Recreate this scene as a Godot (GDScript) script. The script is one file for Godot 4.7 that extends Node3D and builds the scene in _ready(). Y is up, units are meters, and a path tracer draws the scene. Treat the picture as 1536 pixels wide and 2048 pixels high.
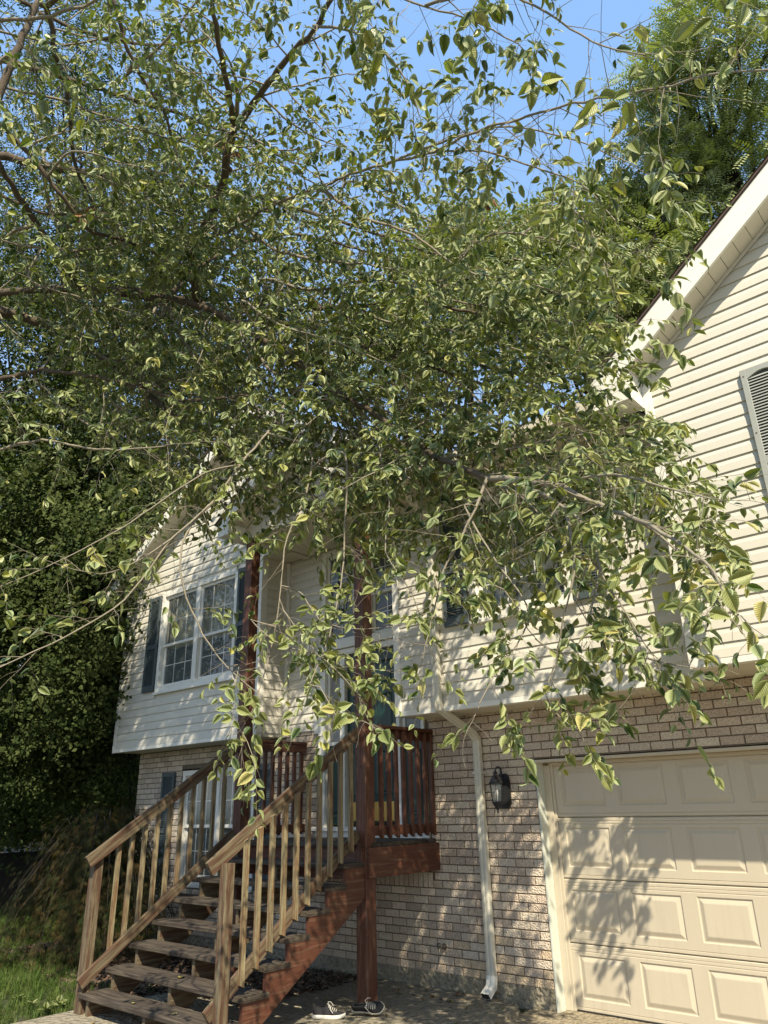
extends Node3D

# A split-level house behind a spreading front-yard tree, seen from the drive. x runs along the facade, y is up, z comes out towards the street; z = 0 is the face of the brick.

const EYE := Vector3(0, 1.735, 6.8)
const CREAM := Color(0.67, 0.637, 0.55)
const WHITE := Color(0.80, 0.775, 0.69)

var rng := RandomNumberGenerator.new()
var used := {}
var M := {}
var T := {}


# ---------------------------------------------------------------- geometry
class MB:
	var st := SurfaceTool.new()
	var n := 0
	var off := Vector2.ZERO

	func _init():
		st.begin(Mesh.PRIMITIVE_TRIANGLES)
		st.set_smooth_group(-1)

	func tri(a: Vector3, b: Vector3, c: Vector3, ua := Vector2.ZERO, ub := Vector2.ZERO, uc := Vector2.ZERO):   # counter-clockwise from outside
		st.set_uv(ua + off); st.add_vertex(a)
		st.set_uv(uc + off); st.add_vertex(c)
		st.set_uv(ub + off); st.add_vertex(b)
		n += 1

	func quad(a: Vector3, b: Vector3, c: Vector3, d: Vector3, u := -1.0, v := -1.0):
		if u < 0.0:
			u = (b - a).length()
			v = (d - a).length()
		tri(a, b, c, Vector2(0, 0), Vector2(u, 0), Vector2(u, v))
		tri(a, c, d, Vector2(0, 0), Vector2(u, v), Vector2(0, v))

	func box(lo: Vector3, hi: Vector3):
		var p := []
		for i in 8:
			p.append(Vector3(hi.x if i & 1 else lo.x, hi.y if i & 2 else lo.y, hi.z if i & 4 else lo.z))
		quad(p[4], p[5], p[7], p[6]); quad(p[1], p[0], p[2], p[3])
		quad(p[5], p[1], p[3], p[7]); quad(p[0], p[4], p[6], p[2])
		quad(p[6], p[7], p[3], p[2]); quad(p[0], p[1], p[5], p[4])

	# a profile (counter-clockwise seen from the far end) swept from a to b; u runs along the length
	func sweep(profile: PackedVector2Array, a: Vector3, b: Vector3, up: Vector3, cap := true, cut_a := Vector3.ZERO, cut_b := Vector3.ZERO):
		var dir := (b - a).normalized()
		var t := (up - dir * up.dot(dir)).normalized()
		var s := t.cross(dir)
		var pa := []
		var pb := []
		for q in profile:
			var o := s * q.x + t * q.y
			pa.append(a + o - dir * (o.dot(cut_a) / dir.dot(cut_a) if cut_a != Vector3.ZERO else 0.0))
			pb.append(b + o - dir * (o.dot(cut_b) / dir.dot(cut_b) if cut_b != Vector3.ZERO else 0.0))
		var l := (b - a).length()
		var v := 0.0
		var k := profile.size()
		for i in k:
			var j := (i + 1) % k
			var w: float = profile[i].distance_to(profile[j])
			tri(pa[i], pa[j], pb[j], Vector2(0, v), Vector2(0, v + w), Vector2(l, v + w))
			tri(pa[i], pb[j], pb[i], Vector2(0, v), Vector2(l, v + w), Vector2(l, v))
			v += w
		if cap:
			for i in range(1, k - 1):
				tri(pb[0], pb[i], pb[i + 1], profile[0], profile[i], profile[i + 1])
				tri(pa[0], pa[i + 1], pa[i], profile[0], profile[i + 1], profile[i])

	# a flat polygon (counter-clockwise in u, v) given depth along u x v
	func slab(poly: PackedVector2Array, o: Vector3, u: Vector3, v: Vector3, depth: float):
		var nrm := u.cross(v).normalized() * depth
		var idx := Geometry2D.triangulate_polygon(poly)
		for i in range(0, idx.size(), 3):
			var q := [poly[idx[i]], poly[idx[i + 1]], poly[idx[i + 2]]]
			if (q[1] - q[0]).cross(q[2] - q[0]) < 0:
				q = [q[0], q[2], q[1]]
			var a: Vector3 = o + u * q[0].x + v * q[0].y
			var b: Vector3 = o + u * q[1].x + v * q[1].y
			var c: Vector3 = o + u * q[2].x + v * q[2].y
			tri(a + nrm, b + nrm, c + nrm, q[0], q[1], q[2])
			tri(a, c, b, q[0], q[2], q[1])
		for i in poly.size():
			var p := poly[i]
			var r := poly[(i + 1) % poly.size()]
			var a := o + u * p.x + v * p.y
			var b := o + u * r.x + v * r.y
			quad(a, b, b + nrm, a + nrm)

	func tube(pts: Array, radii: Array, sides := 6, cap := true):
		st.set_smooth_group(0)
		var rings := []
		var ref := Vector3(0.31, 0.77, 0.55)
		for i in pts.size():
			var d: Vector3 = (pts[mini(i + 1, pts.size() - 1)] - pts[maxi(i - 1, 0)]).normalized()
			var s := d.cross(ref)
			if s.length() < 0.05:
				s = d.cross(Vector3(0.9, 0.1, -0.4))
			s = s.normalized()
			var t := d.cross(s)
			var ring := []
			for k in sides:
				var w := TAU * k / sides
				ring.append(pts[i] + (s * cos(w) + t * sin(w)) * radii[i])
			rings.append(ring)
		var l := 0.0
		for i in pts.size() - 1:
			var h: float = (pts[i + 1] - pts[i]).length()
			for k in sides:
				var j := (k + 1) % sides
				var v0 := 0.9 * k / sides
				var v1 := 0.9 * (k + 1) / sides
				tri(rings[i][k], rings[i][j], rings[i + 1][j], Vector2(l, v0), Vector2(l, v1), Vector2(l + h, v1))
				tri(rings[i][k], rings[i + 1][j], rings[i + 1][k], Vector2(l, v0), Vector2(l + h, v1), Vector2(l + h, v0))
			l += h
		st.set_smooth_group(-1)
		if cap:
			for k in range(1, sides - 1):
				tri(rings[0][0], rings[0][k + 1], rings[0][k])
				var e: Array = rings[-1]
				tri(e[0], e[k], e[k + 1])

	# rings of points joined into a skin
	func skin(rings: Array, closed := true, smooth := true):
		st.set_smooth_group(0 if smooth else -1)
		var k: int = rings[0].size()
		for i in rings.size() - 1:
			for a in (k if closed else k - 1):
				var b := (a + 1) % k
				quad(rings[i][a], rings[i][b], rings[i + 1][b], rings[i + 1][a])
		st.set_smooth_group(-1)

	func lathe(at: Vector3, prof: Array, sides := 6, smooth := false, turn := 0.0):     # [radius, height] from the bottom up
		var rings := []
		for q in prof:
			var ring := []
			for k in sides:
				var w := TAU * k / sides + turn
				ring.append(at + Vector3(cos(w) * q[0], q[1], -sin(w) * q[0]))
			rings.append(ring)
		skin(rings, true, smooth)
		for k in range(1, sides - 1):
			tri(rings[0][0], rings[0][k + 1], rings[0][k])
			tri(rings[-1][0], rings[-1][k], rings[-1][k + 1])

	func done() -> ArrayMesh:
		st.generate_normals()
		return st.commit()


func lumber(w: float, h: float, c := 0.004) -> PackedVector2Array:
	var x := w / 2
	var y := h / 2
	return PackedVector2Array([Vector2(-x + c, -y), Vector2(x - c, -y), Vector2(x, -y + c), Vector2(x, y - c), Vector2(x - c, y), Vector2(-x + c, y), Vector2(-x, y - c), Vector2(-x, -y + c)])


func numbered(called: String) -> String:
	used[called] = used.get(called, -1) + 1
	return called if used[called] == 0 else "%s_%03d" % [called, used[called]]


func tag(o: Node, label: String, category: String, group := ""):
	o.set_meta("label", label)
	o.set_meta("category", category)
	if group:
		o.set_meta("group", group)


func thing(called: String, label: String, category: String, at := Vector3.ZERO, group := "") -> Node3D:
	var o := Node3D.new()
	o.name = numbered(called)
	add_child(o)
	o.position = at
	tag(o, label, category, group)
	return o


# a mesh given in world axes, put under a thing (whose children it shifts back) or under one of its parts
func part(called: String, mesh: Mesh, mat: Material, parent: Node3D, kind := "") -> MeshInstance3D:
	var o := MeshInstance3D.new()
	o.name = called
	o.mesh = mesh
	o.material_override = mat
	parent.add_child(o, true)
	if parent.get_parent() == self and not parent is MeshInstance3D:
		o.position = -parent.position
	if kind:
		o.set_meta("kind", kind)
	return o


func struct(called: String, mesh: Mesh, mat: Material) -> MeshInstance3D:
	var o := MeshInstance3D.new()
	o.name = numbered(called)
	o.mesh = mesh
	o.material_override = mat
	o.set_meta("kind", "structure")
	add_child(o)
	return o


func scatter(called: String, mesh: Mesh, mat: Material, where: Array, tints: Array, parent: Node3D, shift := Vector3.ZERO) -> MultiMeshInstance3D:
	var mm := MultiMesh.new()
	mm.transform_format = MultiMesh.TRANSFORM_3D
	mm.use_colors = tints.size() > 0
	mm.mesh = mesh
	mm.instance_count = where.size()
	for i in where.size():
		mm.set_instance_transform(i, where[i])
		if tints.size():
			mm.set_instance_color(i, tints[i])
	var o := MultiMeshInstance3D.new()
	o.name = called
	o.multimesh = mm
	o.material_override = mat
	o.position = shift
	o.set_meta("kind", "stuff")
	parent.add_child(o, true)
	return o


func rv(a: float, b: float) -> float:
	return rng.randf_range(a, b)


func rdir() -> Vector3:
	var z := rv(-1, 1)
	var w := rv(0, TAU)
	var r := sqrt(1 - z * z)
	return Vector3(r * cos(w), z, r * sin(w))


# ---------------------------------------------------------------- materials
func noise(seed_: int, f: float, oct := 4) -> FastNoiseLite:
	var q := FastNoiseLite.new()
	q.seed = seed_
	q.noise_type = FastNoiseLite.TYPE_SIMPLEX
	q.frequency = f
	q.fractal_octaves = oct
	return q


func picture(w: int, h: int, paint: Callable) -> ImageTexture:
	var im := Image.create(w, h, false, Image.FORMAT_RGB8)
	for y in h:
		for x in w:
			var c: Color = paint.call(x, y)
			im.set_pixel(x, y, c.clamp().linear_to_srgb())
	return ImageTexture.create_from_image(im)


# noise that repeats over w x h, sampled on a torus
func tile_noise(q: FastNoiseLite, x: float, y: float, w: float, h: float, sx := 1.0, sy := 1.0) -> float:
	var u := x / w
	var v := y / h
	var a := q.get_noise_2d(x * sx, y * sy)
	var b := q.get_noise_2d((x - w) * sx, y * sy)
	var c := q.get_noise_2d(x * sx, (y - h) * sy)
	var d := q.get_noise_2d((x - w) * sx, (y - h) * sy)
	return lerpf(lerpf(a, b, u), lerpf(c, d, u), v) * 1.4


func bump(seed_: int, f: float, strength: float, size := 256) -> NoiseTexture2D:
	var t := NoiseTexture2D.new()
	t.width = size
	t.height = size
	t.seamless = true
	t.as_normal_map = true
	t.bump_strength = strength
	t.noise = noise(seed_, f, 4)
	return t


func mat(called: String, c: Color, rough := 0.8, tex: Texture2D = null, uv := Vector3.ONE, tri := false) -> StandardMaterial3D:
	var m := StandardMaterial3D.new()
	m.resource_name = called
	m.albedo_color = c.linear_to_srgb()
	m.roughness = rough
	if tex:
		m.albedo_texture = tex
		m.uv1_scale = uv
		if tri:
			m.uv1_triplanar = true
			m.uv1_world_triplanar = true
	M[called] = m
	return m


func make_materials():
	var n1 := noise(11, 0.02)
	var n2 := noise(12, 0.06)
	var n3 := noise(13, 0.35, 2)
	# wood: grain along u
	var grain := func(x: int, y: int, base: Color, worn: Color, share: float, depth: float) -> Color:
		var g := tile_noise(n2, x, y, 512, 256, 0.05, 2.6) * 0.6 + tile_noise(n3, x, y, 512, 256, 0.02, 1.3) * 0.5
		var k := clampf((tile_noise(n1, x, y, 512, 256, 0.3, 1.6) + g * 0.5 + share - 0.5) * 1.4 + 0.5, 0, 1)
		var c := base.lerp(worn, k)
		return c * (1.0 + g * depth)
	T.red = picture(512, 256, func(x, y): return grain.call(x, y, Color(0.092, 0.031, 0.0155), Color(0.125, 0.066, 0.038), 0.16, 0.40))
	T.worn = picture(512, 256, func(x, y): return grain.call(x, y, Color(0.080, 0.038, 0.020), Color(0.140, 0.112, 0.066), 0.50, 0.45))
	T.pale = picture(512, 256, func(x, y): return grain.call(x, y, Color(0.15, 0.085, 0.04), Color(0.235, 0.195, 0.11), 0.55, 0.5))
	T.grey = picture(512, 256, func(x, y): return grain.call(x, y, Color(0.038, 0.027, 0.019), Color(0.080, 0.063, 0.044), 0.42, 0.7))
	T.grain_bump = bump(5, 0.03, 3.0)
	for k in [["wood_red", T.red, 0.62], ["wood_worn", T.worn, 0.8], ["wood_grey", T.grey, 0.85], ["wood_pale", T.pale, 0.8]]:
		var m := mat(k[0], Color.WHITE, k[2], k[1], Vector3(0.55, 2.2, 1))
		m.normal_enabled = true
		m.normal_texture = T.grain_bump
		m.normal_scale = 0.5
	# brick: pale smear and dark pits over a clay body
	T.brick = picture(512, 512, func(x, y):
		var a := tile_noise(n1, x, y, 512, 512, 1.6, 1.6)
		var b := tile_noise(n2, x, y, 512, 512, 1.5, 1.5)
		var d := tile_noise(n3, x, y, 512, 512, 0.9, 0.9)
		var v := 0.98 + 0.26 * a + 0.24 * b
		if d + 0.35 * b < -0.62:
			v *= 0.42
		var smear := clampf((b + 0.4 * a) * 1.5, 0, 1)
		return Color(v, v * 0.97, v * 0.94).lerp(Color(1.0, 1.0, 0.99), smear * 0.35))
	T.rough = bump(21, 0.09, 5.0)
	var tones := [Color(0.62, 0.525, 0.415), Color(0.68, 0.585, 0.465), Color(0.57, 0.47, 0.37), Color(0.65, 0.555, 0.44), Color(0.6, 0.52, 0.425), Color(0.7, 0.61, 0.485), Color(0.53, 0.435, 0.345), Color(0.63, 0.515, 0.405)]
	T.tones = tones
	for i in tones.size() + 1:
		var m := mat("brick_%d" % i, tones[i] if i < tones.size() else Color.WHITE, 0.95, T.brick, Vector3(1.6, 1.6, 1.6), true)
		m.normal_enabled = true
		m.normal_texture = T.rough
		m.normal_scale = 0.8
	M["brick_8"].vertex_color_use_as_albedo = true
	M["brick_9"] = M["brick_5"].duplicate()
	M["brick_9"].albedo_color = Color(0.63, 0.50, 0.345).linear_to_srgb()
	T.concrete = picture(512, 512, func(x, y):
		var a := tile_noise(n1, x, y, 512, 512, 0.8, 0.8)
		var b := tile_noise(n2, x, y, 512, 512, 0.9, 0.9)
		var d := tile_noise(n3, x, y, 512, 512, 0.8, 0.8)
		var v := 0.80 + 0.26 * a + 0.14 * b + 0.10 * d
		var moss := clampf((a * 0.8 + b - 0.15) * 1.4, 0, 0.6)
		return Color(v, v * 0.97, v * 0.90).lerp(Color(0.42, 0.40, 0.30), moss))
	for k in [["mortar", Color(0.225, 0.18, 0.135), 2.0], ["concrete", Color(0.36, 0.325, 0.25), 0.6], ["slab", Color(0.33, 0.30, 0.235), 0.45], ["drive", Color(0.36, 0.31, 0.23), 0.5]]:
		var m := mat(k[0], k[1], 0.95, T.concrete, Vector3.ONE * k[2], true)
		m.normal_enabled = true
		m.normal_texture = T.rough
		m.normal_scale = 0.7
	T.faint = picture(256, 256, func(x, y):
		var v := 0.965 + 0.03 * tile_noise(n1, x, y, 256, 256, 0.9, 3.0) + 0.03 * tile_noise(n2, x, y, 256, 256, 0.3, 2.0)
		return Color(v, v, v * 0.995))
	T.grime = picture(512, 512, func(x, y):
		var s := tile_noise(n2, x, y, 512, 512, 1.1, 0.08)
		var a := tile_noise(n1, x, y, 512, 512, 0.6, 0.35)
		var d := tile_noise(n3, x, y, 512, 512, 0.8, 0.5)
		var v := 0.955 + 0.035 * a - 0.10 * clampf(s * 1.6 - 0.35, 0.0, 1.0) * clampf(a + 0.5, 0.0, 1.0) + 0.012 * d
		return Color(v, v * 0.995, v * 0.98))
	mat("siding", CREAM, 0.5, T.grime, Vector3(0.37, 0.37, 0.37), true)
	mat("white", WHITE, 0.45, T.faint, Vector3(0.5, 0.5, 0.5), true)
	mat("soffit", Color(0.64, 0.59, 0.48), 0.55, T.faint, Vector3(0.5, 0.5, 0.5), true)
	mat("trim_green", Color(0.58, 0.60, 0.52), 0.6, T.faint, Vector3(0.7, 0.7, 0.7), true)
	mat("downspout", Color(0.64, 0.61, 0.50), 0.4, T.faint, Vector3(0.4, 0.4, 0.4), true)
	mat("garage", Color(0.545, 0.483, 0.37), 0.5, T.grime, Vector3(0.3, 0.3, 0.3), true)
	mat("seal", Color(0.03, 0.028, 0.025), 0.8)
	mat("shutter_shaded", Color(0.066, 0.086, 0.090), 0.55, T.faint, Vector3(0.6, 0.6, 0.6), true)  # same paint as the grey shutter, darkened to put shade in the colour
	mat("shutter_grey", Color(0.35, 0.36, 0.33), 0.55, T.faint, Vector3(0.6, 0.6, 0.6), true)
	mat("shutter_dark", Color(0.10, 0.115, 0.115), 0.6)
	mat("door_green", Color(0.006, 0.034, 0.027), 0.35)
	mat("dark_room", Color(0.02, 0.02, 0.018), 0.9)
	mat("curtain", Color(0.22, 0.205, 0.13), 0.9)
	mat("blind", Color(0.62, 0.66, 0.70), 0.7)
	mat("black_metal", Color(0.018, 0.018, 0.018), 0.45)
	var brass := mat("brass", Color(0.62, 0.44, 0.14), 0.28)
	brass.metallic = 1.0
	var steel := mat("steel", Color(0.22, 0.19, 0.15), 0.6)
	steel.metallic = 0.9
	var glass := mat("glass", Color(1, 1, 1), 0.02)
	glass.transparency = BaseMaterial3D.TRANSPARENCY_ALPHA
	glass.albedo_color = Color(0.9, 0.95, 0.93, 0.10)
	mat("lamp_bulb", Color(0.75, 0.73, 0.68), 0.4)
	T.shingle = picture(256, 256, func(x, y):
		var v := 0.75 + 0.35 * tile_noise(n3, x, y, 256, 256, 1.0, 1.0) + 0.25 * tile_noise(n2, x, y, 256, 256, 0.8, 0.8)
		return Color(v, v * 0.95, v * 0.92))
	mat("shingle", Color(0.115, 0.082, 0.066), 0.95, T.shingle, Vector3(1.5, 1.5, 1.5), true)
	T.ground = picture(512, 512, func(x, y):
		var a := tile_noise(n1, x, y, 512, 512, 0.7, 0.7)
		var b := tile_noise(n2, x, y, 512, 512, 1.2, 1.2)
		var d := tile_noise(n3, x, y, 512, 512, 1.0, 1.0)
		var v := 0.8 + 0.25 * b + 0.3 * d
		return Color(0.045 * v, 0.062 * v, 0.018 * v).lerp(Color(0.07 * v, 0.055 * v, 0.032 * v), clampf(a * 1.6 + 0.3, 0, 1)))
	mat("ground", Color.WHITE, 1.0, T.ground, Vector3(0.35, 0.35, 0.35), true)
	mat("mulch_soil", Color(0.055, 0.036, 0.024), 1.0, T.shingle, Vector3(1.2, 1.2, 1.2), true)
	T.bark = picture(256, 256, func(x, y):
		var g := tile_noise(n2, x, y, 256, 256, 0.35, 1.6)
		var h := tile_noise(n3, x, y, 256, 256, 0.3, 0.8)
		var v := 0.8 + 0.4 * g + 0.25 * h
		return Color(v, v * 0.97, v * 0.9))
	for k in [["bark", Color(0.135, 0.105, 0.075)], ["bark_dark", Color(0.045, 0.036, 0.027)], ["twig", Color(0.33, 0.295, 0.23)]]:
		var m := mat(k[0], k[1], 0.9, T.bark, Vector3(1.2, 3.0, 1))
		m.normal_enabled = true
		m.normal_texture = T.rough
		m.normal_scale = 0.8
	# a leaf: midrib along v, pale veins slanting forward
	T.leaf = picture(64, 128, func(x, y):
		var u := absf(x - 31.5) / 32.0
		var v = y / 128.0
		var vein := absf(fposmod((v - u * 0.20) * 11.0, 1.0) - 0.5)
		var k := 1.0 - 0.20 * smoothstep(0.10, 0.45, vein)
		if u < 0.045:
			k = 1.35
		elif vein < 0.07:
			k = 1.18
		var b := 1.0 + 0.12 * n2.get_noise_2d(x * 2.0, y * 2.0)
		return Color(1.0, 1.0, 0.97) * k * b)
	var relief := Image.create(64, 128, false, Image.FORMAT_RGB8)
	for yy in 128:
		for xx in 64:
			var u := absf(xx - 31.5) / 32.0
			var vein := absf(fposmod((yy / 128.0 - u * 0.20) * 11.0, 1.0) - 0.5)
			var g := 0.5 + 0.45 * cos(TAU * vein) * smoothstep(0.0, 0.15, u)
			relief.set_pixel(xx, yy, Color(g, g, g))
	relief.bump_map_to_normal_map(1.3)
	T.leaf_relief = ImageTexture.create_from_image(relief)
	for k in ["leaf", "far_leaf"]:
		var m := mat(k, Color.WHITE, 0.40 if k == "leaf" else 0.6, T.leaf if k == "leaf" else null)
		m.vertex_color_use_as_albedo = true
		if k == "leaf":
			m.normal_enabled = true
			m.normal_texture = T.leaf_relief
		m.backlight_enabled = true
		m.backlight = Color(0.64, 0.70, 0.30)
		m.cull_mode = BaseMaterial3D.CULL_DISABLED
		m.metallic_specular = 0.6 if not (m.resource_name == "far_leaf") else 0.12
	for k in [["leaf_part_0", Color(0.198, 0.239, 0.077)], ["leaf_part_1", Color(0.270, 0.303, 0.105)], ["leaf_part_2", Color(0.349, 0.372, 0.137)], ["leaf_part_3", Color(0.108, 0.149, 0.064)], ["leaf_part_4", Color(0.527, 0.476, 0.174)]]:
		var m := mat(k[0], k[1], 0.5, T.leaf)
		m.normal_enabled = true
		m.normal_texture = T.leaf_relief
		m.backlight_enabled = true
		m.backlight = Color(0.64, 0.70, 0.30)
		m.cull_mode = BaseMaterial3D.CULL_DISABLED
		m.metallic_specular = 0.6 if not (m.resource_name == "far_leaf") else 0.12
	mat("dead_leaf", Color(0.23, 0.115, 0.05), 0.8, T.leaf)
	mat("yellow_leaf", Color(0.36, 0.33, 0.09), 0.6, T.leaf)
	var chip := mat("chip", Color.WHITE, 0.95)
	chip.vertex_color_use_as_albedo = true
	mat("canvas", Color(0.012, 0.012, 0.014), 0.85)
	mat("rubber", Color(0.62, 0.60, 0.53), 0.7)
	mat("lace", Color(0.55, 0.53, 0.47), 0.8)
	mat("fence_wood", Color(0.028, 0.022, 0.018), 0.9)
	mat("neighbour_roof", Color(0.16, 0.115, 0.095), 0.95, T.shingle, Vector3(1.5, 1.5, 1.5), true)


# ---------------------------------------------------------------- the house
func minus(spans: Array, a: float, b: float) -> Array:      # the stretches left over once a..b is taken out
	var r := []
	for s in spans:
		if b <= s[0] or a >= s[1]:
			r.append(s)
			continue
		if a - s[0] > 0.004:
			r.append([s[0], a])
		if s[1] - b > 0.004:
			r.append([b, s[1]])
	return r


# a wall of thickness t behind z (along x, facing +z) with rectangular holes [x0, x1, y0, y1]; top(x) may slope
func wall_mesh(x0: float, x1: float, y0: float, y1: float, z: float, t: float, holes: Array) -> MB:
	var b := MB.new()
	var xs := [x0, x1]
	var ys := [y0, y1]
	for h in holes:
		xs.append_array([clampf(h[0], x0, x1), clampf(h[1], x0, x1)])
		ys.append_array([clampf(h[2], y0, y1), clampf(h[3], y0, y1)])
	xs.sort()
	ys.sort()
	for j in ys.size() - 1:
		if ys[j + 1] - ys[j] < 0.001:
			continue
		for i in xs.size() - 1:
			if xs[i + 1] - xs[i] < 0.001:
				continue
			var c := Vector2((xs[i] + xs[i + 1]) / 2, (ys[j] + ys[j + 1]) / 2)
			var open := false
			for h in holes:
				if c.x > h[0] and c.x < h[1] and c.y > h[2] and c.y < h[3]:
					open = true
			if not open:
				b.box(Vector3(xs[i], ys[j], z - t), Vector3(xs[i + 1], ys[j + 1], z))
	return b


# one lapped siding board facing +z before the wall face z
func lap(x0: float, x1: float, y: float, h: float, z: float, cut0: Callable, cut1: Callable) -> ArrayMesh:
	var b := MB.new()
	var rows := [[0.0, 0.017], [0.008, 0.018], [0.60, 0.0155], [0.72, 0.011], [1.0, 0.0045]]
	b.off = Vector2(rv(0, 5), rv(0, 5))
	var pa := []
	var pb := []
	for r in rows:
		var yy: float = y + h * r[0]
		pa.append(Vector3(cut0.call(yy, x0), yy, z + r[1]))
		pb.append(Vector3(cut1.call(yy, x1), yy, z + r[1]))
	for i in rows.size() - 1:
		b.quad(pa[i], pb[i], pb[i + 1], pa[i + 1])
	var ba := Vector3(pa[0].x, y, z)
	var bb := Vector3(pb[0].x, y, z)
	b.quad(ba, bb, pb[0], pa[0])
	for e in [[pa, ba, 1], [pb, bb, -1]]:
		var p: Array = e[0]
		for i in rows.size() - 1:
			b.tri(Vector3(p[i].x, p[i].y, z), p[i], p[i + 1])
			b.tri(Vector3(p[i].x, p[i].y, z), p[i + 1], Vector3(p[i + 1].x, p[i + 1].y, z))
	return b.done()


# courses of siding_board under wall; lo(y), hi(y) bound each course, holes are left out
func courses(wall: Node3D, x0: float, x1: float, y0: float, y1: float, z: float, holes: Array, lo = null, hi = null, turn := false):
	var same := func(yy, x): return x
	var y := y0
	while y < y1 - 0.01:
		var h := minf(0.1143, y1 - y)
		var a := x0
		var c := x1
		var ca: Callable = same
		var cb: Callable = same
		if lo != null:
			a = maxf(lo.call(y), x0)
			if lo.call(y + h) > x0:
				ca = func(yy, x): return maxf(maxf(lo.call(yy), x0), x)
		if hi != null:
			c = minf(hi.call(y), x1)
			if hi.call(y + h) < x1:
				cb = func(yy, x): return minf(minf(hi.call(yy), x1), x)
		var spans := [[a, c]]
		for q in holes:
			if y + h > q[2] + 0.01 and y < q[3] - 0.01:
				spans = minus(spans, q[0], q[1])
		for s in spans:
			if s[1] - s[0] > 0.01:
				# vinyl comes in lengths: one joint in most long courses, the left piece lapped over the right
				var joint := rv(s[0] + 0.5, s[1] - 0.5) if s[1] - s[0] > 2.2 and rng.randf() < 0.75 else -99.0
				var u: Callable = ca if s[0] == a else same
				var v: Callable = cb if s[1] == c else same
				var sag := rv(-0.0012, 0.0012)
				if joint > -90.0:
					part("siding_board", lap(s[0], joint + 0.02, y + sag, h, z + 0.0016, u, same), M.siding, wall)
					part("siding_board", lap(joint, s[1], y + rv(-0.0012, 0.0012), h, z, same, v), M.siding, wall)
				else:
					part("siding_board", lap(s[0], s[1], y + sag, h, z, u, v), M.siding, wall)
		y += 0.1143


func bar(b: MB, lo: Vector3, hi: Vector3, c := 0.003):
	var d := hi - lo
	var m := (lo + hi) / 2
	if d.x >= d.y and d.x >= d.z:
		b.sweep(lumber(d.z, d.y, c), Vector3(lo.x, m.y, m.z), Vector3(hi.x, m.y, m.z), Vector3.UP)
	elif d.y >= d.z:
		b.sweep(lumber(d.z, d.x, c), Vector3(m.x, lo.y, m.z), Vector3(m.x, hi.y, m.z), Vector3.RIGHT)
	else:
		b.sweep(lumber(d.x, d.y, c), Vector3(m.x, m.y, lo.z), Vector3(m.x, m.y, hi.z), Vector3.UP)


func one_bar(lo: Vector3, hi: Vector3, c := 0.003) -> ArrayMesh:
	var b := MB.new()
	b.off = Vector2(rv(0, 7), rv(0, 7))
	bar(b, lo, hi, c)
	return b.done()


func one_sweep(p: PackedVector2Array, a: Vector3, c: Vector3, up := Vector3.UP) -> ArrayMesh:
	var b := MB.new()
	b.off = Vector2(rv(0, 7), rv(0, 7))
	b.sweep(p, a, c, up)
	return b.done()


func frame_mesh(x0: float, x1: float, y0: float, y1: float, z0: float, z1: float, w: float, wb := -1.0) -> ArrayMesh:
	var b := MB.new()
	if wb < 0:
		wb = w
	bar(b, Vector3(x0, y0, z0), Vector3(x0 + w, y1, z1))
	bar(b, Vector3(x1 - w, y0, z0), Vector3(x1, y1, z1))
	bar(b, Vector3(x0 + w, y1 - w, z0), Vector3(x1 - w, y1, z1))
	bar(b, Vector3(x0 + w, y0, z0), Vector3(x1 - w, y0 + wb, z1))
	return b.done()


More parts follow.
